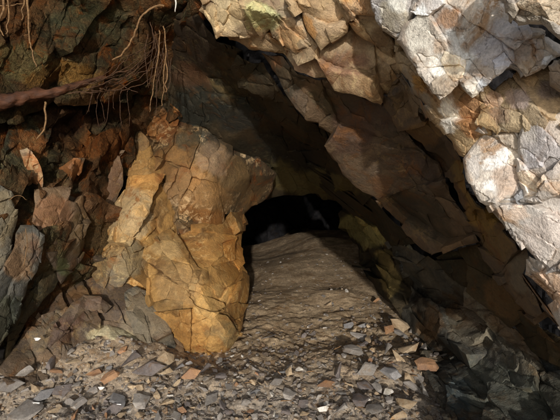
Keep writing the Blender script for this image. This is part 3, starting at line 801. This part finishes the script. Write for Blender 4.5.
rock('rock_slab', 'brown', [(60, 318, 2.83), (72, 302, 2.93), (84, 294, 3.0), (100, 296, 3.02), (112, 306, 3.0), (104, 314, 2.97), (86, 312, 2.95), (72, 324, 2.86), (58, 342, 2.78), (46, 350, 2.73), (50, 334, 2.78)], [(80, 304, 2.93)], thick=.2, amp=.6, bevel=.015,
     spots=[(60, 330, 10, 20, (80, 60, 48), .9, 35), (92, 302, 18, 7, (92, 74, 60), .8)], label='dark purple brown ledge crossing the lower left rock face', cat='rock slab')
# --- ochre boulders
rock('boulder', 'mottled', [(132, 122, 3.75), (150, 100, 3.8), (166, 97, 3.8), (184, 106, 3.75), (205, 126, 3.75), (235, 139, 3.85), (260, 156, 4.05), (276, 174, 4.3), (270, 188, 4.45), (252, 203, 4.4), (240, 213, 4.2), (220, 222, 3.85), (200, 232, 3.7), (180, 236, 3.6), (160, 225, 3.55), (148, 195, 3.5), (134, 170, 3.55), (130, 145, 3.65)],
     [(215, 160, 3.58), (175, 145, 3.55), (240, 178, 3.82), (190, 195, 3.45), (210, 205, 3.55), (155, 130, 3.6)], thick=.8, amp=1.1, bed=BED_L, var=1.3, ratio=1.5, cells=(44, 19),
     spots=[(235, 150, 34, 14, (58, 48, 32), .9, 30), (262, 174, 22, 16, (72, 58, 38), .9, 20), (235, 180, 18, 12, (104, 82, 50), .8, 20), (175, 112, 24, 12, (84, 56, 32), .8, 10), (205, 140, 14, 8, (60, 54, 40), .8, 35), (215, 160, 22, 16, (130, 106, 80), .8, 30), (160, 125, 20, 18, (124, 76, 30), .8), (185, 190, 22, 24, (146, 112, 72), .9, 20), (245, 175, 26, 14, (100, 78, 46), .8, 35), (215, 200, 20, 12, (140, 106, 64), .8, 20), (190, 140, 16, 10, (70, 66, 50), .8), (150, 170, 12, 14, (150, 112, 66), .8), (205, 215, 26, 8, (124, 84, 40), .9, 10)],
     label='upper rounded boulder with mottled brown top left of the doorway', cat='boulder')
rock('boulder', 'gold', [(128, 140, 3.62), (150, 140, 3.6), (176, 190, 3.55), (178, 235, 3.5), (164, 300, 3.35), (112, 300, 3.25), (84, 266, 3.12), (97, 243, 3.2), (112, 218, 3.3), (123, 188, 3.42)],
     [(136, 215, 3.22), (120, 255, 3.1), (150, 240, 3.26), (150, 185, 3.42), (134, 180, 3.42)], thick=.5, amp=1.1, bed=BED_L, var=1.2, ratio=1.5, cells=(46, 20), tilt=.8,
     spots=[(152, 180, 10, 8, (120, 78, 40), .8), (160, 215, 8, 16, (118, 86, 48), .8, 20), (122, 225, 8, 20, (120, 100, 70), .7, 20), (130, 215, 22, 26, (158, 138, 104), .85, -20), (120, 260, 26, 22, (134, 116, 84), .85), (105, 282, 24, 12, (116, 102, 80), .9), (140, 180, 12, 14, (156, 116, 64), .9), (95, 270, 12, 12, (104, 86, 56), .8)],
     label='tall pale ochre rock face left of the bulging boulder', cat='boulder')
rock('boulder', 'gold', [(150, 250, 3.3), (164, 234, 3.4), (182, 230, 3.5), (205, 224, 3.6), (225, 216, 3.85), (240, 212, 4.1), (245, 222, 4.1), (244, 240, 3.95), (244, 254, 3.8), (249, 270, 3.65), (250, 295, 3.5), (247, 312, 3.4), (244, 328, 3.3), (238, 340, 3.22), (228, 352, 3.12), (205, 362, 3.08), (180, 356, 3.08), (166, 330, 3.12), (152, 300, 3.15), (146, 270, 3.2)],
     [(195, 252, 3.3), (190, 262, 3.14), (205, 300, 3.02), (228, 285, 3.2), (190, 330, 2.98), (222, 330, 3.04), (232, 245, 3.6), (170, 280, 3.1), (215, 262, 3.28)], thick=.8, amp=1.0, bed=BED_L, var=.9, cells=(44, 20), ratio=1.25, tilt=.8, off=.85, ang=60,
     spots=[(190, 240, 22, 6, (84, 58, 32), .8, -15), (160, 275, 7, 16, (112, 80, 44), .8, 10), (215, 330, 12, 6, (120, 96, 60), .8), (232, 310, 6, 18, (120, 84, 38), .8), (200, 275, 12, 5, (104, 74, 38), .7, 20), (180, 285, 24, 22, (158, 124, 78), .8), (215, 305, 20, 20, (164, 130, 78), .8), (235, 250, 14, 30, (150, 104, 48), .9), (240, 295, 10, 30, (152, 110, 52), .8), (230, 335, 12, 14, (128, 108, 70), .8), (190, 250, 30, 12, (148, 108, 58), .8), (168, 250, 14, 14, (160, 130, 84), .8)],
     label='bulging golden ochre boulder at the left side of the tunnel floor', cat='boulder')

# ------------------------------------------------------------------ loose stones


def stone_mesh(name, seed, flat=.45, n=16, detail=True):
    r = random.Random(seed)
    bm = bmesh.new()
    sx, sy = r.uniform(.75, 1.15), r.uniform(.6, .95)
    for i in range(n):
        a = r.uniform(0, 2 * math.pi); z = r.uniform(-1, 1)
        k = r.uniform(.62, 1)
        s = (1 - abs(z) ** 3) ** .5
        bm.verts.new((math.cos(a) * sx * s * k, math.sin(a) * sy * s * k, z * flat * r.uniform(.6, 1)))
    bmesh.ops.convex_hull(bm, input=bm.verts)
    bmesh.ops.delete(bm, geom=[v for v in bm.verts if not v.link_faces], context='VERTS')
    if detail:
        bmesh.ops.dissolve_limit(bm, angle_limit=math.radians(14), verts=bm.verts, edges=bm.edges)
        bmesh.ops.bevel(bm, geom=bm.edges[:], offset=.018, segments=1, affect='EDGES', profile=.6)
        bmesh.ops.triangulate(bm, faces=bm.faces)
        bmesh.ops.subdivide_edges(bm, edges=[e for e in bm.edges if e.calc_length() > .25], cuts=2, use_grid_fill=True)
        bmesh.ops.triangulate(bm, faces=bm.faces)
        pts = np.array([v.co[:] for v in bm.verts])
        d = .05 * fbm(pts * 2.2 + seed, 4, 2)
        off, idv, e = worley(pts * 1.6 + seed, 5)
        d += .05 * (off * idv).sum(1)
        for v, k in zip(bm.verts, d):
            l = max(v.co.length, .1); v.co *= 1 + k / l
    me = bpy.data.meshes.new(name)
    bm.normal_update(); bm.to_mesh(me); bm.free()
    me.polygons.foreach_set('use_smooth', [True] * len(me.polygons))
    me.set_sharp_from_angle(angle=math.radians(16))
    return me


SK = dict(tint=False, obj=True, scale=.3, cracks=.25, spk=.55, rnd_val=.5, bdist=.0015, bump=.4)
SM = {
    'grey': rock_mat('grey_stone', (150, 142, 132), (132, 124, 116), (150, 128, 104), .35, **SK),
    'dark': rock_mat('dark_stone', (118, 108, 102), (98, 90, 86), (128, 100, 76), .4, **SK),
    'tan': rock_mat('tan_stone', (176, 154, 124), (156, 134, 106), (168, 128, 84), .45, **SK),
    'rust': rock_mat('rust_stone', (168, 128, 92), (148, 114, 88), (172, 114, 64), .4, **SK),
    'white': rock_mat('white_quartz_stone', (226, 218, 206), (206, 196, 178), (190, 164, 130), .2, **SK),
    'blue': rock_mat('blue_grey_stone', (148, 144, 140), (132, 128, 126), (142, 122, 102), .3, **SK),
}
MESH = {}
for k in SM:
    for j, fl in enumerate((.28, .4, .6, .22, .5, .33)):
        me = stone_mesh('stone', 100 + j * 7 + len(k), fl, 8 + j)
        me.materials.append(SM[k]); MESH[(k, j)] = me

placed = []


def ground_at(px, py):
    """where the view line of a photo point meets the ground"""
    d = np.arange(1.5, 7, .012)
    w = P(np.full(len(d), px), np.full(len(d), py), d)
    k = np.nonzero(w[:, 2] <= floor_h(w[:, 0], w[:, 1]))[0]
    return w[k[0]] if len(k) else P(px, py, 6)


def stone(x, y, size, kind, j, rz, tilt=(0, 0), sink=.3, label=None, group=None, sc3=(1, 1, 1), name='stone'):
    o = bpy.data.objects.new(name, MESH[(kind, j)])
    COL.objects.link(o)
    z = floor_h(np.array([x]), np.array([y]))[0]
    fl = (.28, .4, .6, .22, .5, .33)[j]
    o.location = (x, y, z + size * fl * sc3[2] * (1 - 2 * sink) + .012)
    o.rotation_mode = 'ZYX'
    o.rotation_euler = (tilt[0], tilt[1], rz)
    o.scale = (size * sc3[0], size * sc3[1], size * sc3[2])
    props(o, label, 'stone', group)
    placed.append((x, y, size))
    return o


# stones one can single out: px, py, half width px, aspect, kind, mesh, rot, label
NAMED = [
    (354, 354, 13, .6, 'grey', 4, .1, 'squarish light grey slab in the middle right of the floor'),
    (290, 375, 9, .8, 'tan', 2, 1.2, 'brown chunky stone near the centre beside a white pebble'),
    (299, 372, 4.5, .8, 'white', 1, .3, 'white pebble touching the brown chunky stone near the centre'),
    (325, 386, 9, .5, 'rust', 1, .1, 'flat orange stone in the lower centre'),
    (166, 363, 12, .7, 'tan', 4, -.3, 'light tan stone at the foot of the ochre boulder, upper of a stacked pair'),
    (168, 377, 10, .7, 'tan', 2, .5, 'tan stone just below the light tan stone, lower of a stacked pair'),
    (95, 377, 9, .8, 'rust', 2, .4, 'orange stone at the top of the lower left rubble'),
    (111, 381, 12, .8, 'rust', 4, 1.1, 'reddish brown pointed stone beside the orange one in the left rubble'),
    (130, 364, 14, .7, 'dark', 2, .8, 'dark purple brown wedge of rock on the left dirt bank'),
    (148, 372, 15, .5, 'dark', 1, .1, 'flat brown slab lying between dark wedge and stacked pair'),
    (80, 408, 11, 1.2, 'grey', 4, 1.5, 'upright grey stone in the bottom left rubble'),
    (24, 416, 24, .5, 'grey', 5, .1, 'wide pale grey slab in the bottom left corner'),
    (42, 400, 12, .7, 'blue', 1, .7, 'blue grey stone behind the wide corner slab'),
    (26, 376, 10, .9, 'grey', 2, .7, 'rounded grey brown stone high on the far left rubble'),
    (8, 388, 14, .5, 'grey', 1, .2, 'grey stone cut by the left edge above the corner slab'),
    (55, 412, 9, .5, 'tan', 0, .2, 'flat tan stone with orange stain near bottom left'),
    (140, 404, 14, .7, 'grey', 5, .6, 'broad grey slab stone in the lower left rubble'),
    (118, 404, 12, .7, 'blue', 1, 2.1, 'blue grey stone left of the broad grey slab stone'),
    (112, 412, 10, .6, 'dark', 1, .2, 'dark stone at the bottom edge left of centre'),
    (426, 370, 15, .75, 'rust', 4, .4, 'large rounded reddish grey stone at the right edge of the floor'),
    (390, 375, 13, 1.0, 'blue', 5, 1.0, 'blue grey flat slab right of centre, left of the reddish stone'),
    (406, 405, 15, .8, 'tan', 0, -.8, 'long tan wedge slab at bottom right of the floor'),
    (388, 395, 6, .9, 'white', 1, .5, 'whitish stone left of the long tan wedge slab'),
    (446, 405, 8, .9, 'rust', 2, .4, 'brown stone tucked against the dark right wall at bottom'),
    (366, 372, 12, .6, 'grey', 1, .3, 'grey slab just below the squarish light slab'),
    (359, 402, 14, .6, 'dark', 5, .2, 'dark flat stone in the bottom centre right'),
    (340, 412, 10, .6, 'grey', 2, .4, 'grey chunk at the bottom edge right of centre'),
    (323, 413, 6, .7, 'white', 2, .4, 'white stone at the bottom edge in the centre'),
    (376, 412, 13, .6, 'grey', 5, 2.4, 'grey slab at the bottom edge left of the tan wedge'),
    (408, 350, 12, .6, 'tan', 1, .2, 'tan brown stone above the large reddish stone'),
    (388, 332, 9, .7, 'rust', 1, .8, 'rusty stone at the foot of the yellow green buttress'),
    (400, 328, 12, .7, 'tan', 4, .4, 'tan stone leaning on the right wall foot'),
    (376, 303, 5, .8, 'rust', 2, .4, 'small bright orange stone farther in on the right'),
    (328, 306, 5, .6, 'tan', 1, .4, 'small tan stone lying alone in mid tunnel'),
    (352, 333, 6, .7, 'tan', 1, .4, 'small pale tan stone behind the squarish light slab'),
    (275, 385, 8, .6, 'grey', 1, .3, 'grey stone in the lower centre left of the brown chunk'),
    (244, 373, 9, .5, 'tan', 0, .3, 'cream flat stone in front of the golden boulder'),
    (252, 384, 8, .5, 'tan', 5, .9, 'second cream stone, nearer, before the golden boulder'),
    (205, 372, 9, .7, 'dark', 2, .9, 'dark purple stone below the golden boulder'),
    (222, 379, 8, .6, 'dark', 4, .3, 'dark brown stone right of the dark purple one'),
    (190, 377, 10, .7, 'rust', 1, .3, 'rust brown stone between the stacked pair and the dark purple stone'),
    (288, 396, 11, .55, 'grey', 5, .2, 'flat grey slab low in the centre'),
    (210, 402, 10, .6, 'grey', 1, .9, 'grey stone low, left of centre'),
    (386, 352, 9, .7, 'grey', 2, .9, 'grey stone right of the squarish light slab'),
    (438, 390, 10, .8, 'grey', 2, .9, 'grey brown stone against the dark wall above the lowest brown one'),
]
for px, py, hw, asp, kind, j, rz, lab in NAMED:
    w = ground_at(px, py + hw * asp * .35)
    dep = (w - CAM) @ FW
    s = hw * 1.15 / F * dep
    stone(w[0], w[1], s, kind, j, rz, (rnd.uniform(.05, .45), rnd.uniform(-.2, .2)), .12, lab, sc3=(1, 1, min(1.3, asp * 1.25) / 1.0))

LAB = {'grey': 'small angular grey stone among the loose floor rubble', 'dark': 'small dark brown stone among the loose floor rubble', 'tan': 'small tan stone among the loose floor rubble',
       'rust': 'small rusty orange stone among the loose floor rubble', 'white': 'tiny white quartz pebble among the loose floor rubble', 'blue': 'small blue grey stone among the loose floor rubble'}
kinds = ['grey'] * 36 + ['dark'] * 20 + ['tan'] * 24 + ['rust'] * 6 + ['white'] * 4 + ['blue'] * 14
cnt = 0; tries = 0
while cnt < 230 and tries < 6000:
    tries += 1
    px = rnd.uniform(-10, 455); py = 422 - 95 * rnd.random() ** 1.4
    # rubble thins out towards the centre and farther in
    dens = 1.0 if py > 385 else (.9 if px < 235 and py > 350 else (.9 if px > 355 else .22))
    if px > 340 and py > 300 and px < 450: dens = max(dens, .7)
    if px < 235 and py < 350: continue
    if px > 425 + (py - 350) * .35: continue
    if 190 < px < 340: dens *= .5
    if rnd.random() > dens: continue
    w = ground_at(px, py); dep = (w - CAM) @ FW
    s = rnd.choice([3.5, 4, 4.5, 5, 6, 7, 8.5, 10, 12]) * (.75 if 190 < px < 340 else 1) / F * dep
    if any((w[0] - a) ** 2 + (w[1] - b) ** 2 < ((s + c) * .62) ** 2 for a, b, c in placed): continue
    k = rnd.choice(kinds)
    if k == 'white': s *= .55
    stone(w[0], w[1], s, k, rnd.randrange(6), rnd.uniform(0, 6.28), (rnd.gauss(.22, .25), rnd.gauss(0, .25)), rnd.uniform(.2, .42), LAB[k], 'small loose %s stones on the floor' % k, (rnd.uniform(.85, 1.25), rnd.uniform(.7, 1), rnd.uniform(.7, 1.2)))
    cnt += 1


def chips(name, n, region, smin, smax, mat, seed):
    """uncountable small chips, one object; each a small broken tetra/penta shard"""
    r = np.random.RandomState(seed)
    V = []; Fc = []; T = []
    pal = [lin(c) for c in ((146, 136, 124), (128, 118, 106), (150, 132, 110), (144, 118, 92), (116, 106, 98), (186, 178, 166), (136, 128, 120), (108, 94, 80))]
    pr = np.array([.22, .2, .17, .07, .12, .03, .12, .07]); pr /= pr.sum()
    pts = region(n, r)
    Z = floor_h(pts[:, 0], pts[:, 1]); Zf = fine(pts[:, 0][None], pts[:, 1][None])[0]
    for i in range(len(pts)):
        x, y = pts[i]
        s = smin + (smax - smin) * r.rand() ** 3
        k = r.randint(4, 7); a0 = r.rand() * 6.28
        an = a0 + np.sort(r.rand(k) + np.arange(k)) / (k) * 6.28 * .98
        fl = r.uniform(.15, .4); tx, ty = r.normal(0, .3, 2)
        el = r.uniform(.5, 1)
        top = np.stack([np.cos(an) * s * r.uniform(.7, 1, k), np.sin(an) * s * el * r.uniform(.7, 1, k)], 1)
        ca, sa = math.cos(a0), math.sin(a0)
        top = top @ np.array([[ca, -sa], [sa, ca]])
        z0 = max(Z[i], Zf[i]) - s * r.uniform(0, .3)
        b = len(V)
        for (u, v) in top * .8: V.append((x + u, y + v, z0 + fl * s + u * tx + v * ty))
        for (u, v) in top: V.append((x + u, y + v, z0 - fl * s * .8 + u * tx + v * ty))
        Fc.append(tuple(range(b, b + k)))
        for q in range(k):
            Fc.append((b + q, b + k + q, b + k + (q + 1) % k, b + (q + 1) % k))
        c = pal[r.choice(len(pal), p=pr)]; f = r.uniform(.75, 1.15)
        dk = np.clip(1.15 - (y - 3) * .22, .45, 1)  # chips darken farther in, light falloff put into their colour
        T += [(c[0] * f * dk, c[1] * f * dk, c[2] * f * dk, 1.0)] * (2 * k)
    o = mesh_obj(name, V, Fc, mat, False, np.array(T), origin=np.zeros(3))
    return props(o, 'scattered fine gravel and rock chips covering the tunnel floor', 'gravel', kind='stuff')


chipmat = rock_mat('gravel_chips', (120, 108, 94), (110, 98, 84), (130, 96, 60), .15, cracks=0, spk=.4, scale=4, rough=.9, spec=.15, bump=.3)


def reg(n, r):
    px = r.uniform(-30, 460, n * 3); py = 430 - 170 * r.rand(n * 3) ** 1.6
    out = []
    for a, b in zip(px, py):
        if len(out) >= n: break
        if a < 190 and b < 326: continue
        if 190 <= a < 240 and b < 350: continue
        if b < 330 and r.rand() < .2 and a < 340: continue
        d = 1.35 / (math.sin(PITCH) + math.cos(PITCH) * (b - 210) / F)
        w = P(a, b, d)
        out.append((w[0], w[1]))
    return np.array(out)


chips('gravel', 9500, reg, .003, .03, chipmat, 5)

# ------------------------------------------------------------------ roots


def simple_mat(name, c1, c2, rough=.7, sc_=60, bump=.4):
    m = bpy.data.materials.new(name); m.use_nodes = True
    nt = m.node_tree; N = nt.nodes; L = nt.links; b = N['Principled BSDF']
    g = N.new('ShaderNodeNewGeometry'); mp = N.new('ShaderNodeVectorMath'); mp.operation = 'MULTIPLY'; mp.inputs[1].default_value = (.6, 1, 1.4)
    L.new(g.outputs['Position'], mp.inputs[0])
    n = N.new('ShaderNodeTexNoise'); n.inputs['Scale'].default_value = sc_; n.inputs['Detail'].default_value = 5; L.new(mp.outputs[0], n.inputs['Vector'])
    r = N.new('ShaderNodeValToRGB'); r.color_ramp.elements[0].position = .35; r.color_ramp.elements[1].position = .65
    r.color_ramp.elements[0].color = (*lin(c1), 1); r.color_ramp.elements[1].color = (*lin(c2), 1)
    L.new(n.outputs[0], r.inputs[0]); L.new(r.outputs[0], b.inputs['Base Color'])
    bp = N.new('ShaderNodeBump'); bp.inputs['Strength'].default_value = bump; bp.inputs['Distance'].default_value = .01
    L.new(n.outputs[0], bp.inputs['Height']); L.new(bp.outputs[0], b.inputs['Normal'])
    b.inputs['Roughness'].default_value = rough; b.inputs['Specular IOR Level'].default_value = .25
    return m


ROOT_PALE = simple_mat('pale_root', (138, 106, 70), (96, 70, 44))
ROOT_BROWN = simple_mat('brown_root', (88, 62, 42), (60, 42, 28))
ROOT_LOG = simple_mat('thick_root_bark', (92, 58, 38), (62, 40, 28), sc_=26, bump=1.0)


def smooth_path(pts, n, wob, seed):
    pts = np.array(pts, float)
    t = np.linspace(0, len(pts) - 1, n)
    i = np.clip(t.astype(int), 0, len(pts) - 2); f = (t - i)[:, None]
    p0 = pts[np.maximum(i - 1, 0)]; p1 = pts[i]; p2 = pts[i + 1]; p3 = pts[np.minimum(i + 2, len(pts) - 1)]
    q = .5 * (2 * p1 + (p2 - p0) * f + (2 * p0 - 5 * p1 + 4 * p2 - p3) * f ** 2 + (3 * p1 - p0 - 3 * p2 + p3) * f ** 3)
    qq = np.stack([t * 2.3, t * 0 + seed, t * 0], 1)
    q[:, 0] += wob * fbm(qq, 3, seed); q[:, 1] += wob * fbm(qq, 3, seed + 5)
    return q


def tube(V, Fc, pts, rad, sides=7, bumpy=0.0):
    b0 = len(V); n = len(pts)
    prev = np.array([.3, .9, .2])
    for i in range(n):
        t = pts[min(i + 1, n - 1)] - pts[max(i - 1, 0)]; t = t / (np.linalg.norm(t) + 1e-9)
        a = prev - t * (prev @ t); a /= np.linalg.norm(a) + 1e-9; prev = a
        b = np.cross(t, a)
        for k in range(sides):
            an = 2 * math.pi * k / sides
            rr = rad[i] * (1 + bumpy * math.sin(k * 2.7 + i * .35) * .5 + bumpy * math.sin(k * 5.1 - i * .9) * .3)
            V.append(pts[i] + (a * math.cos(an) + b * math.sin(an)) * rr)
    for i in range(n - 1):
        for k in range(sides):
            a = b0 + i * sides + k; b = b0 + i * sides + (k + 1) % sides
            Fc.append((a, b, b + sides, a + sides))
    Fc.append(tuple(range(b0, b0 + sides))[::-1]); Fc.append(tuple(range(b0 + (n - 1) * sides, b0 + n * sides)))


def root(name, strands, mat, label, cat='root', group=None, wob=2.6, bumpy=0.0, parts=()):
    """strands: list of (control [(px,py,depth)], r0, r1) in photo pixels of radius"""
    o = None
    for s, (c, r0, r1) in enumerate(strands):
        V = []; Fc = []
        n = max(8, int(sum(math.dist(c[i][:2], c[i + 1][:2]) for i in range(len(c) - 1)) / 2.5))
        q = smooth_path(c, n, wob, s * 1.9 + 2)
        W = P(q[:, 0], q[:, 1], q[:, 2])
        rad = np.linspace(r0, r1, n) * q[:, 2] / F
        big = bumpy if s == 0 else 0
        tube(V, Fc, W, rad, 14 if big else 6, big)
        if s == 0: o = mesh_obj(name, V, Fc, mat, True, origin=W[0])
        else:
            m2 = ROOT_BROWN if bumpy else mat
            ch = mesh_obj('rootlet', V, Fc, m2, True, origin=W[0])
            ch.location = Vector(W[0]) - o.location; ch.parent = o
    props(o, label, cat, group)
    return o


tw = []
rr = random.Random(5)
for i in range(11):
    a = rr.uniform(60, 100); ya = 100 - (a - 30) * .22 + rr.uniform(-6, 4)
    e = rr.uniform(150, 172); ye = rr.uniform(34, 62)
    m1 = ((a + e) / 2 + rr.uniform(-8, 8)); ym = (ya + ye) / 2 + rr.uniform(2, 14)
    tw.append(([(a, ya, 2.74 + rr.uniform(-.05, .05)), ((a + m1) / 2, (ya + ym) / 2 + rr.uniform(-2, 5), 2.8), (m1, ym, 2.88), ((m1 + e) / 2, (ym + ye) / 2 + rr.uniform(0, 5), 2.95), (e, ye, 3.02)], rr.uniform(.35, .8), .22))
log = root('thick_root', [([(-40, 108, 2.5), (0, 103, 2.6), (30, 96, 2.66), (60, 91, 2.74), (85, 84, 2.85), (110, 76, 2.98)], 8.0, 1.2)] + tw, ROOT_LOG, 'thick reddish brown root like a log with thin roots spreading up right', wob=3.6, bumpy=.5)
tw = []
for i in range(12):
    x0 = rr.uniform(148, 172); y0 = rr.uniform(8, 60)
    L_ = rr.uniform(25, 60)
    tw.append(([(x0, y0, 2.95), (x0 + rr.uniform(-6, 4), y0 + L_ * .4, 2.93), (x0 + rr.uniform(-8, 4), y0 + L_, 2.92)], rr.uniform(.3, .55), .2))
for i in range(8):
    x0 = rr.uniform(92, 130); y0 = rr.uniform(84, 92); L_ = rr.uniform(18, 48)
    tw.append(([(x0, y0, 2.9), (x0 + rr.uniform(-5, 3), y0 + L_ * .5, 2.92), (x0 + rr.uniform(-7, 4), y0 + L_, 2.94)], rr.uniform(.25, .5), .18))
tw.append(([(115, 78, 2.9), (126, 88, 2.9), (139, 92, 2.92)], .6, .3))
root('root_tangle', tw, ROOT_BROWN, 'tangle of hair thin brown rootlets hanging below and beside the root bundle', wob=2.5)
PR = 'pale roots hanging from the bank'
root('hanging_root', [([(165, 6, 2.85), (152, 8, 2.85), (143, 16, 2.85), (137, 28, 2.84), (133, 38, 2.83), (128, 46, 2.83), (121, 55, 2.84), (113, 60, 2.84)], 1.15, .8)], ROOT_PALE, 'curved pale root snaking down left from the top of the root bundle', group=PR)
root('hanging_root', [([(27, -10, 2.5), (27, 10, 2.48), (30, 32, 2.46), (32, 50, 2.45), (36, 68, 2.45)], 1.3, .5), ([(23, -10, 2.5), (23, 5, 2.5), (22, 20, 2.5)], 1.0, .5)], ROOT_PALE, 'long pale root dropping from the top left edge, tapering to a point', group=PR)
root('hanging_root', [([(2, -10, 2.4), (3, 8, 2.4), (0, 22, 2.4), (4, 36, 2.4)], 1.6, .6), ([(6, -10, 2.4), (8, 20, 2.4), (6, 34, 2.4)], 1.0, .4), ([(-5, 5, 2.4), (14, 5, 2.42), (22, 4, 2.44)], .7, .5)], ROOT_PALE, 'clump of pale roots in the extreme top left corner', group=PR)
root('hanging_root', [([(46, 102, 2.55), (44, 112, 2.53), (47, 122, 2.52), (43, 132, 2.52), (36, 140, 2.52)], 1.1, .7)], ROOT_PALE, 'short pale kinked rootlet hanging just under the thick root', group=PR)
root('hanging_root', [([(160, 30, 2.9), (158, 50, 2.88), (156, 75, 2.87), (153, 92, 2.87), (149, 113, 2.87)], .7, .4)], ROOT_PALE, 'long straight pale rootlet, left of the two hanging at the bundle end', group=PR)
root('hanging_root', [([(164, 26, 2.9), (165, 50, 2.88), (165, 70, 2.87), (164, 90, 2.87), (161, 107, 2.87)], .7, .4), ([(166, 60, 2.88), (166, 80, 2.88), (166, 92, 2.88)], .8, .5)], ROOT_PALE, 'doubled pale rootlet, right of the two hanging at the bundle end', group=PR)
root('hanging_root', [([(176, -10, 2.5), (175, 2, 2.5), (176, 12, 2.5)], 1.3, .4)], simple_mat('white_root', (220, 212, 200), (190, 180, 166)), 'short white root tip at the top edge above the bundle', group=PR)
root('twig', [([(24, 266, 2.38), (26, 250, 2.38), (28, 238, 2.4), (26, 228, 2.42)], .5, .3)], ROOT_PALE, 'thin pale twig lying on the leaning slab at lower left', 'twig')
root('twig', [([(10, 200, 2.36), (18, 196, 2.37), (28, 200, 2.4)], .4, .3)], ROOT_PALE, 'thin pale twig across the grey brown slab at the left edge', 'twig')
root('twig', [([(500, 316, 2.65), (510, 312, 2.63), (516, 310, 2.63)], .8, .5)], ROOT_PALE, 'thin straw coloured twig lying on the dark right wall', 'twig')
rr2 = random.Random(3)
for i in range(16):
    px, py = rr2.uniform(190, 420), rr2.uniform(345, 415)
    w = ground_at(px, py); dep = (w - CAM) @ FW - .03
    a = rr2.uniform(-.8, .8); l = rr2.uniform(4, 11)
    root('twig', [([(px, py, dep), (px + l * math.cos(a) * .5, py + l * math.sin(a) * .5 * .5, dep), (px + l * math.cos(a), py + l * math.sin(a) * .5, dep)], .5, .35)], ROOT_PALE, 'short dry straw coloured twig among the floor rubble', 'twig', 'dry twigs among the floor rubble', wob=.6)

# small white scraps on the rubble
WHITE = simple_mat('white_scrap', (232, 228, 224), (214, 210, 204), .5, 20, .1)
for px, py, dd, hw, lab in ((37, 339, 2.68, 3.2, 'white leaf shaped scrap on the lower left rock face'), (101, 388, None, 3.2, 'white scrap standing below the orange stone'), (35, 404, None, 4.2, 'white scrap on the bottom left rubble'), (118, 405, None, 3.0, 'white scrap low in the left rubble, rightmost')):
    w = P(px, py, dd) if dd else None
    if w is None:
        w = ground_at(px, py); w = w + (CAM - w) / np.linalg.norm(CAM - w) * .06
    s = hw / F * ((w - CAM) @ FW)
    V = []; nseg = 10
    for i in range(nseg):
        a = 2 * math.pi * i / nseg
        V.append(w + RT * math.cos(a) * s * (1 + .3 * math.sin(3 * a)) + UP * math.sin(a) * s * .5 + FW * .3 * s * math.cos(2 * a))
    Fc = [tuple(range(nseg))]
    V2 = [v + FW * .004 for v in V]; V += V2
    Fc.append(tuple(range(2 * nseg - 1, nseg - 1, -1)))
    for i in range(nseg): Fc.append((i, nseg + i, nseg + (i + 1) % nseg, (i + 1) % nseg))
    o = mesh_obj('white_scrap', V, Fc, WHITE, False); props(o, lab, 'scrap')

# ------------------------------------------------------------------ light
EL, AZ = math.radians(14), math.radians(1.5)       # sun low behind the camera, a little to the right
w = bpy.data.worlds.new('World'); sc.world = w; w.use_nodes = True
nt = w.node_tree
bg = nt.nodes['Background']
sk = nt.nodes.new('ShaderNodeTexSky'); sk.sky_type = 'NISHITA'; sk.sun_disc = False
sk.sun_elevation = EL
sk.sun_rotation = math.pi - AZ
hsv = nt.nodes.new('ShaderNodeHueSaturation'); hsv.inputs['Saturation'].default_value = .4
nt.links.new(sk.outputs[0], hsv.inputs['Color']); nt.links.new(hsv.outputs[0], bg.inputs[0]); bg.inputs[1].default_value = .15
sd = bpy.data.lights.new('sun', 'SUN'); sd.energy = 3.1; sd.angle = math.radians(1.0); sd.color = (1, .97, .925)
so = bpy.data.objects.new('sun', sd); COL.objects.link(so)
dirv = Vector((math.sin(AZ) * math.cos(EL), -math.cos(AZ) * math.cos(EL), math.sin(EL)))
so.rotation_euler = dirv.to_track_quat('Z', 'Y').to_euler()
so.location = dirv * 10
sc.view_settings.view_transform = 'Standard'; sc.view_settings.look = 'None'; sc.view_settings.exposure = 0
sc.render.engine = 'CYCLES'
sc.cycles.use_adaptive_sampling = True; sc.cycles.adaptive_threshold = .03
sc.cycles.max_bounces = 4; sc.cycles.diffuse_bounces = 3; sc.cycles.glossy_bounces = 2
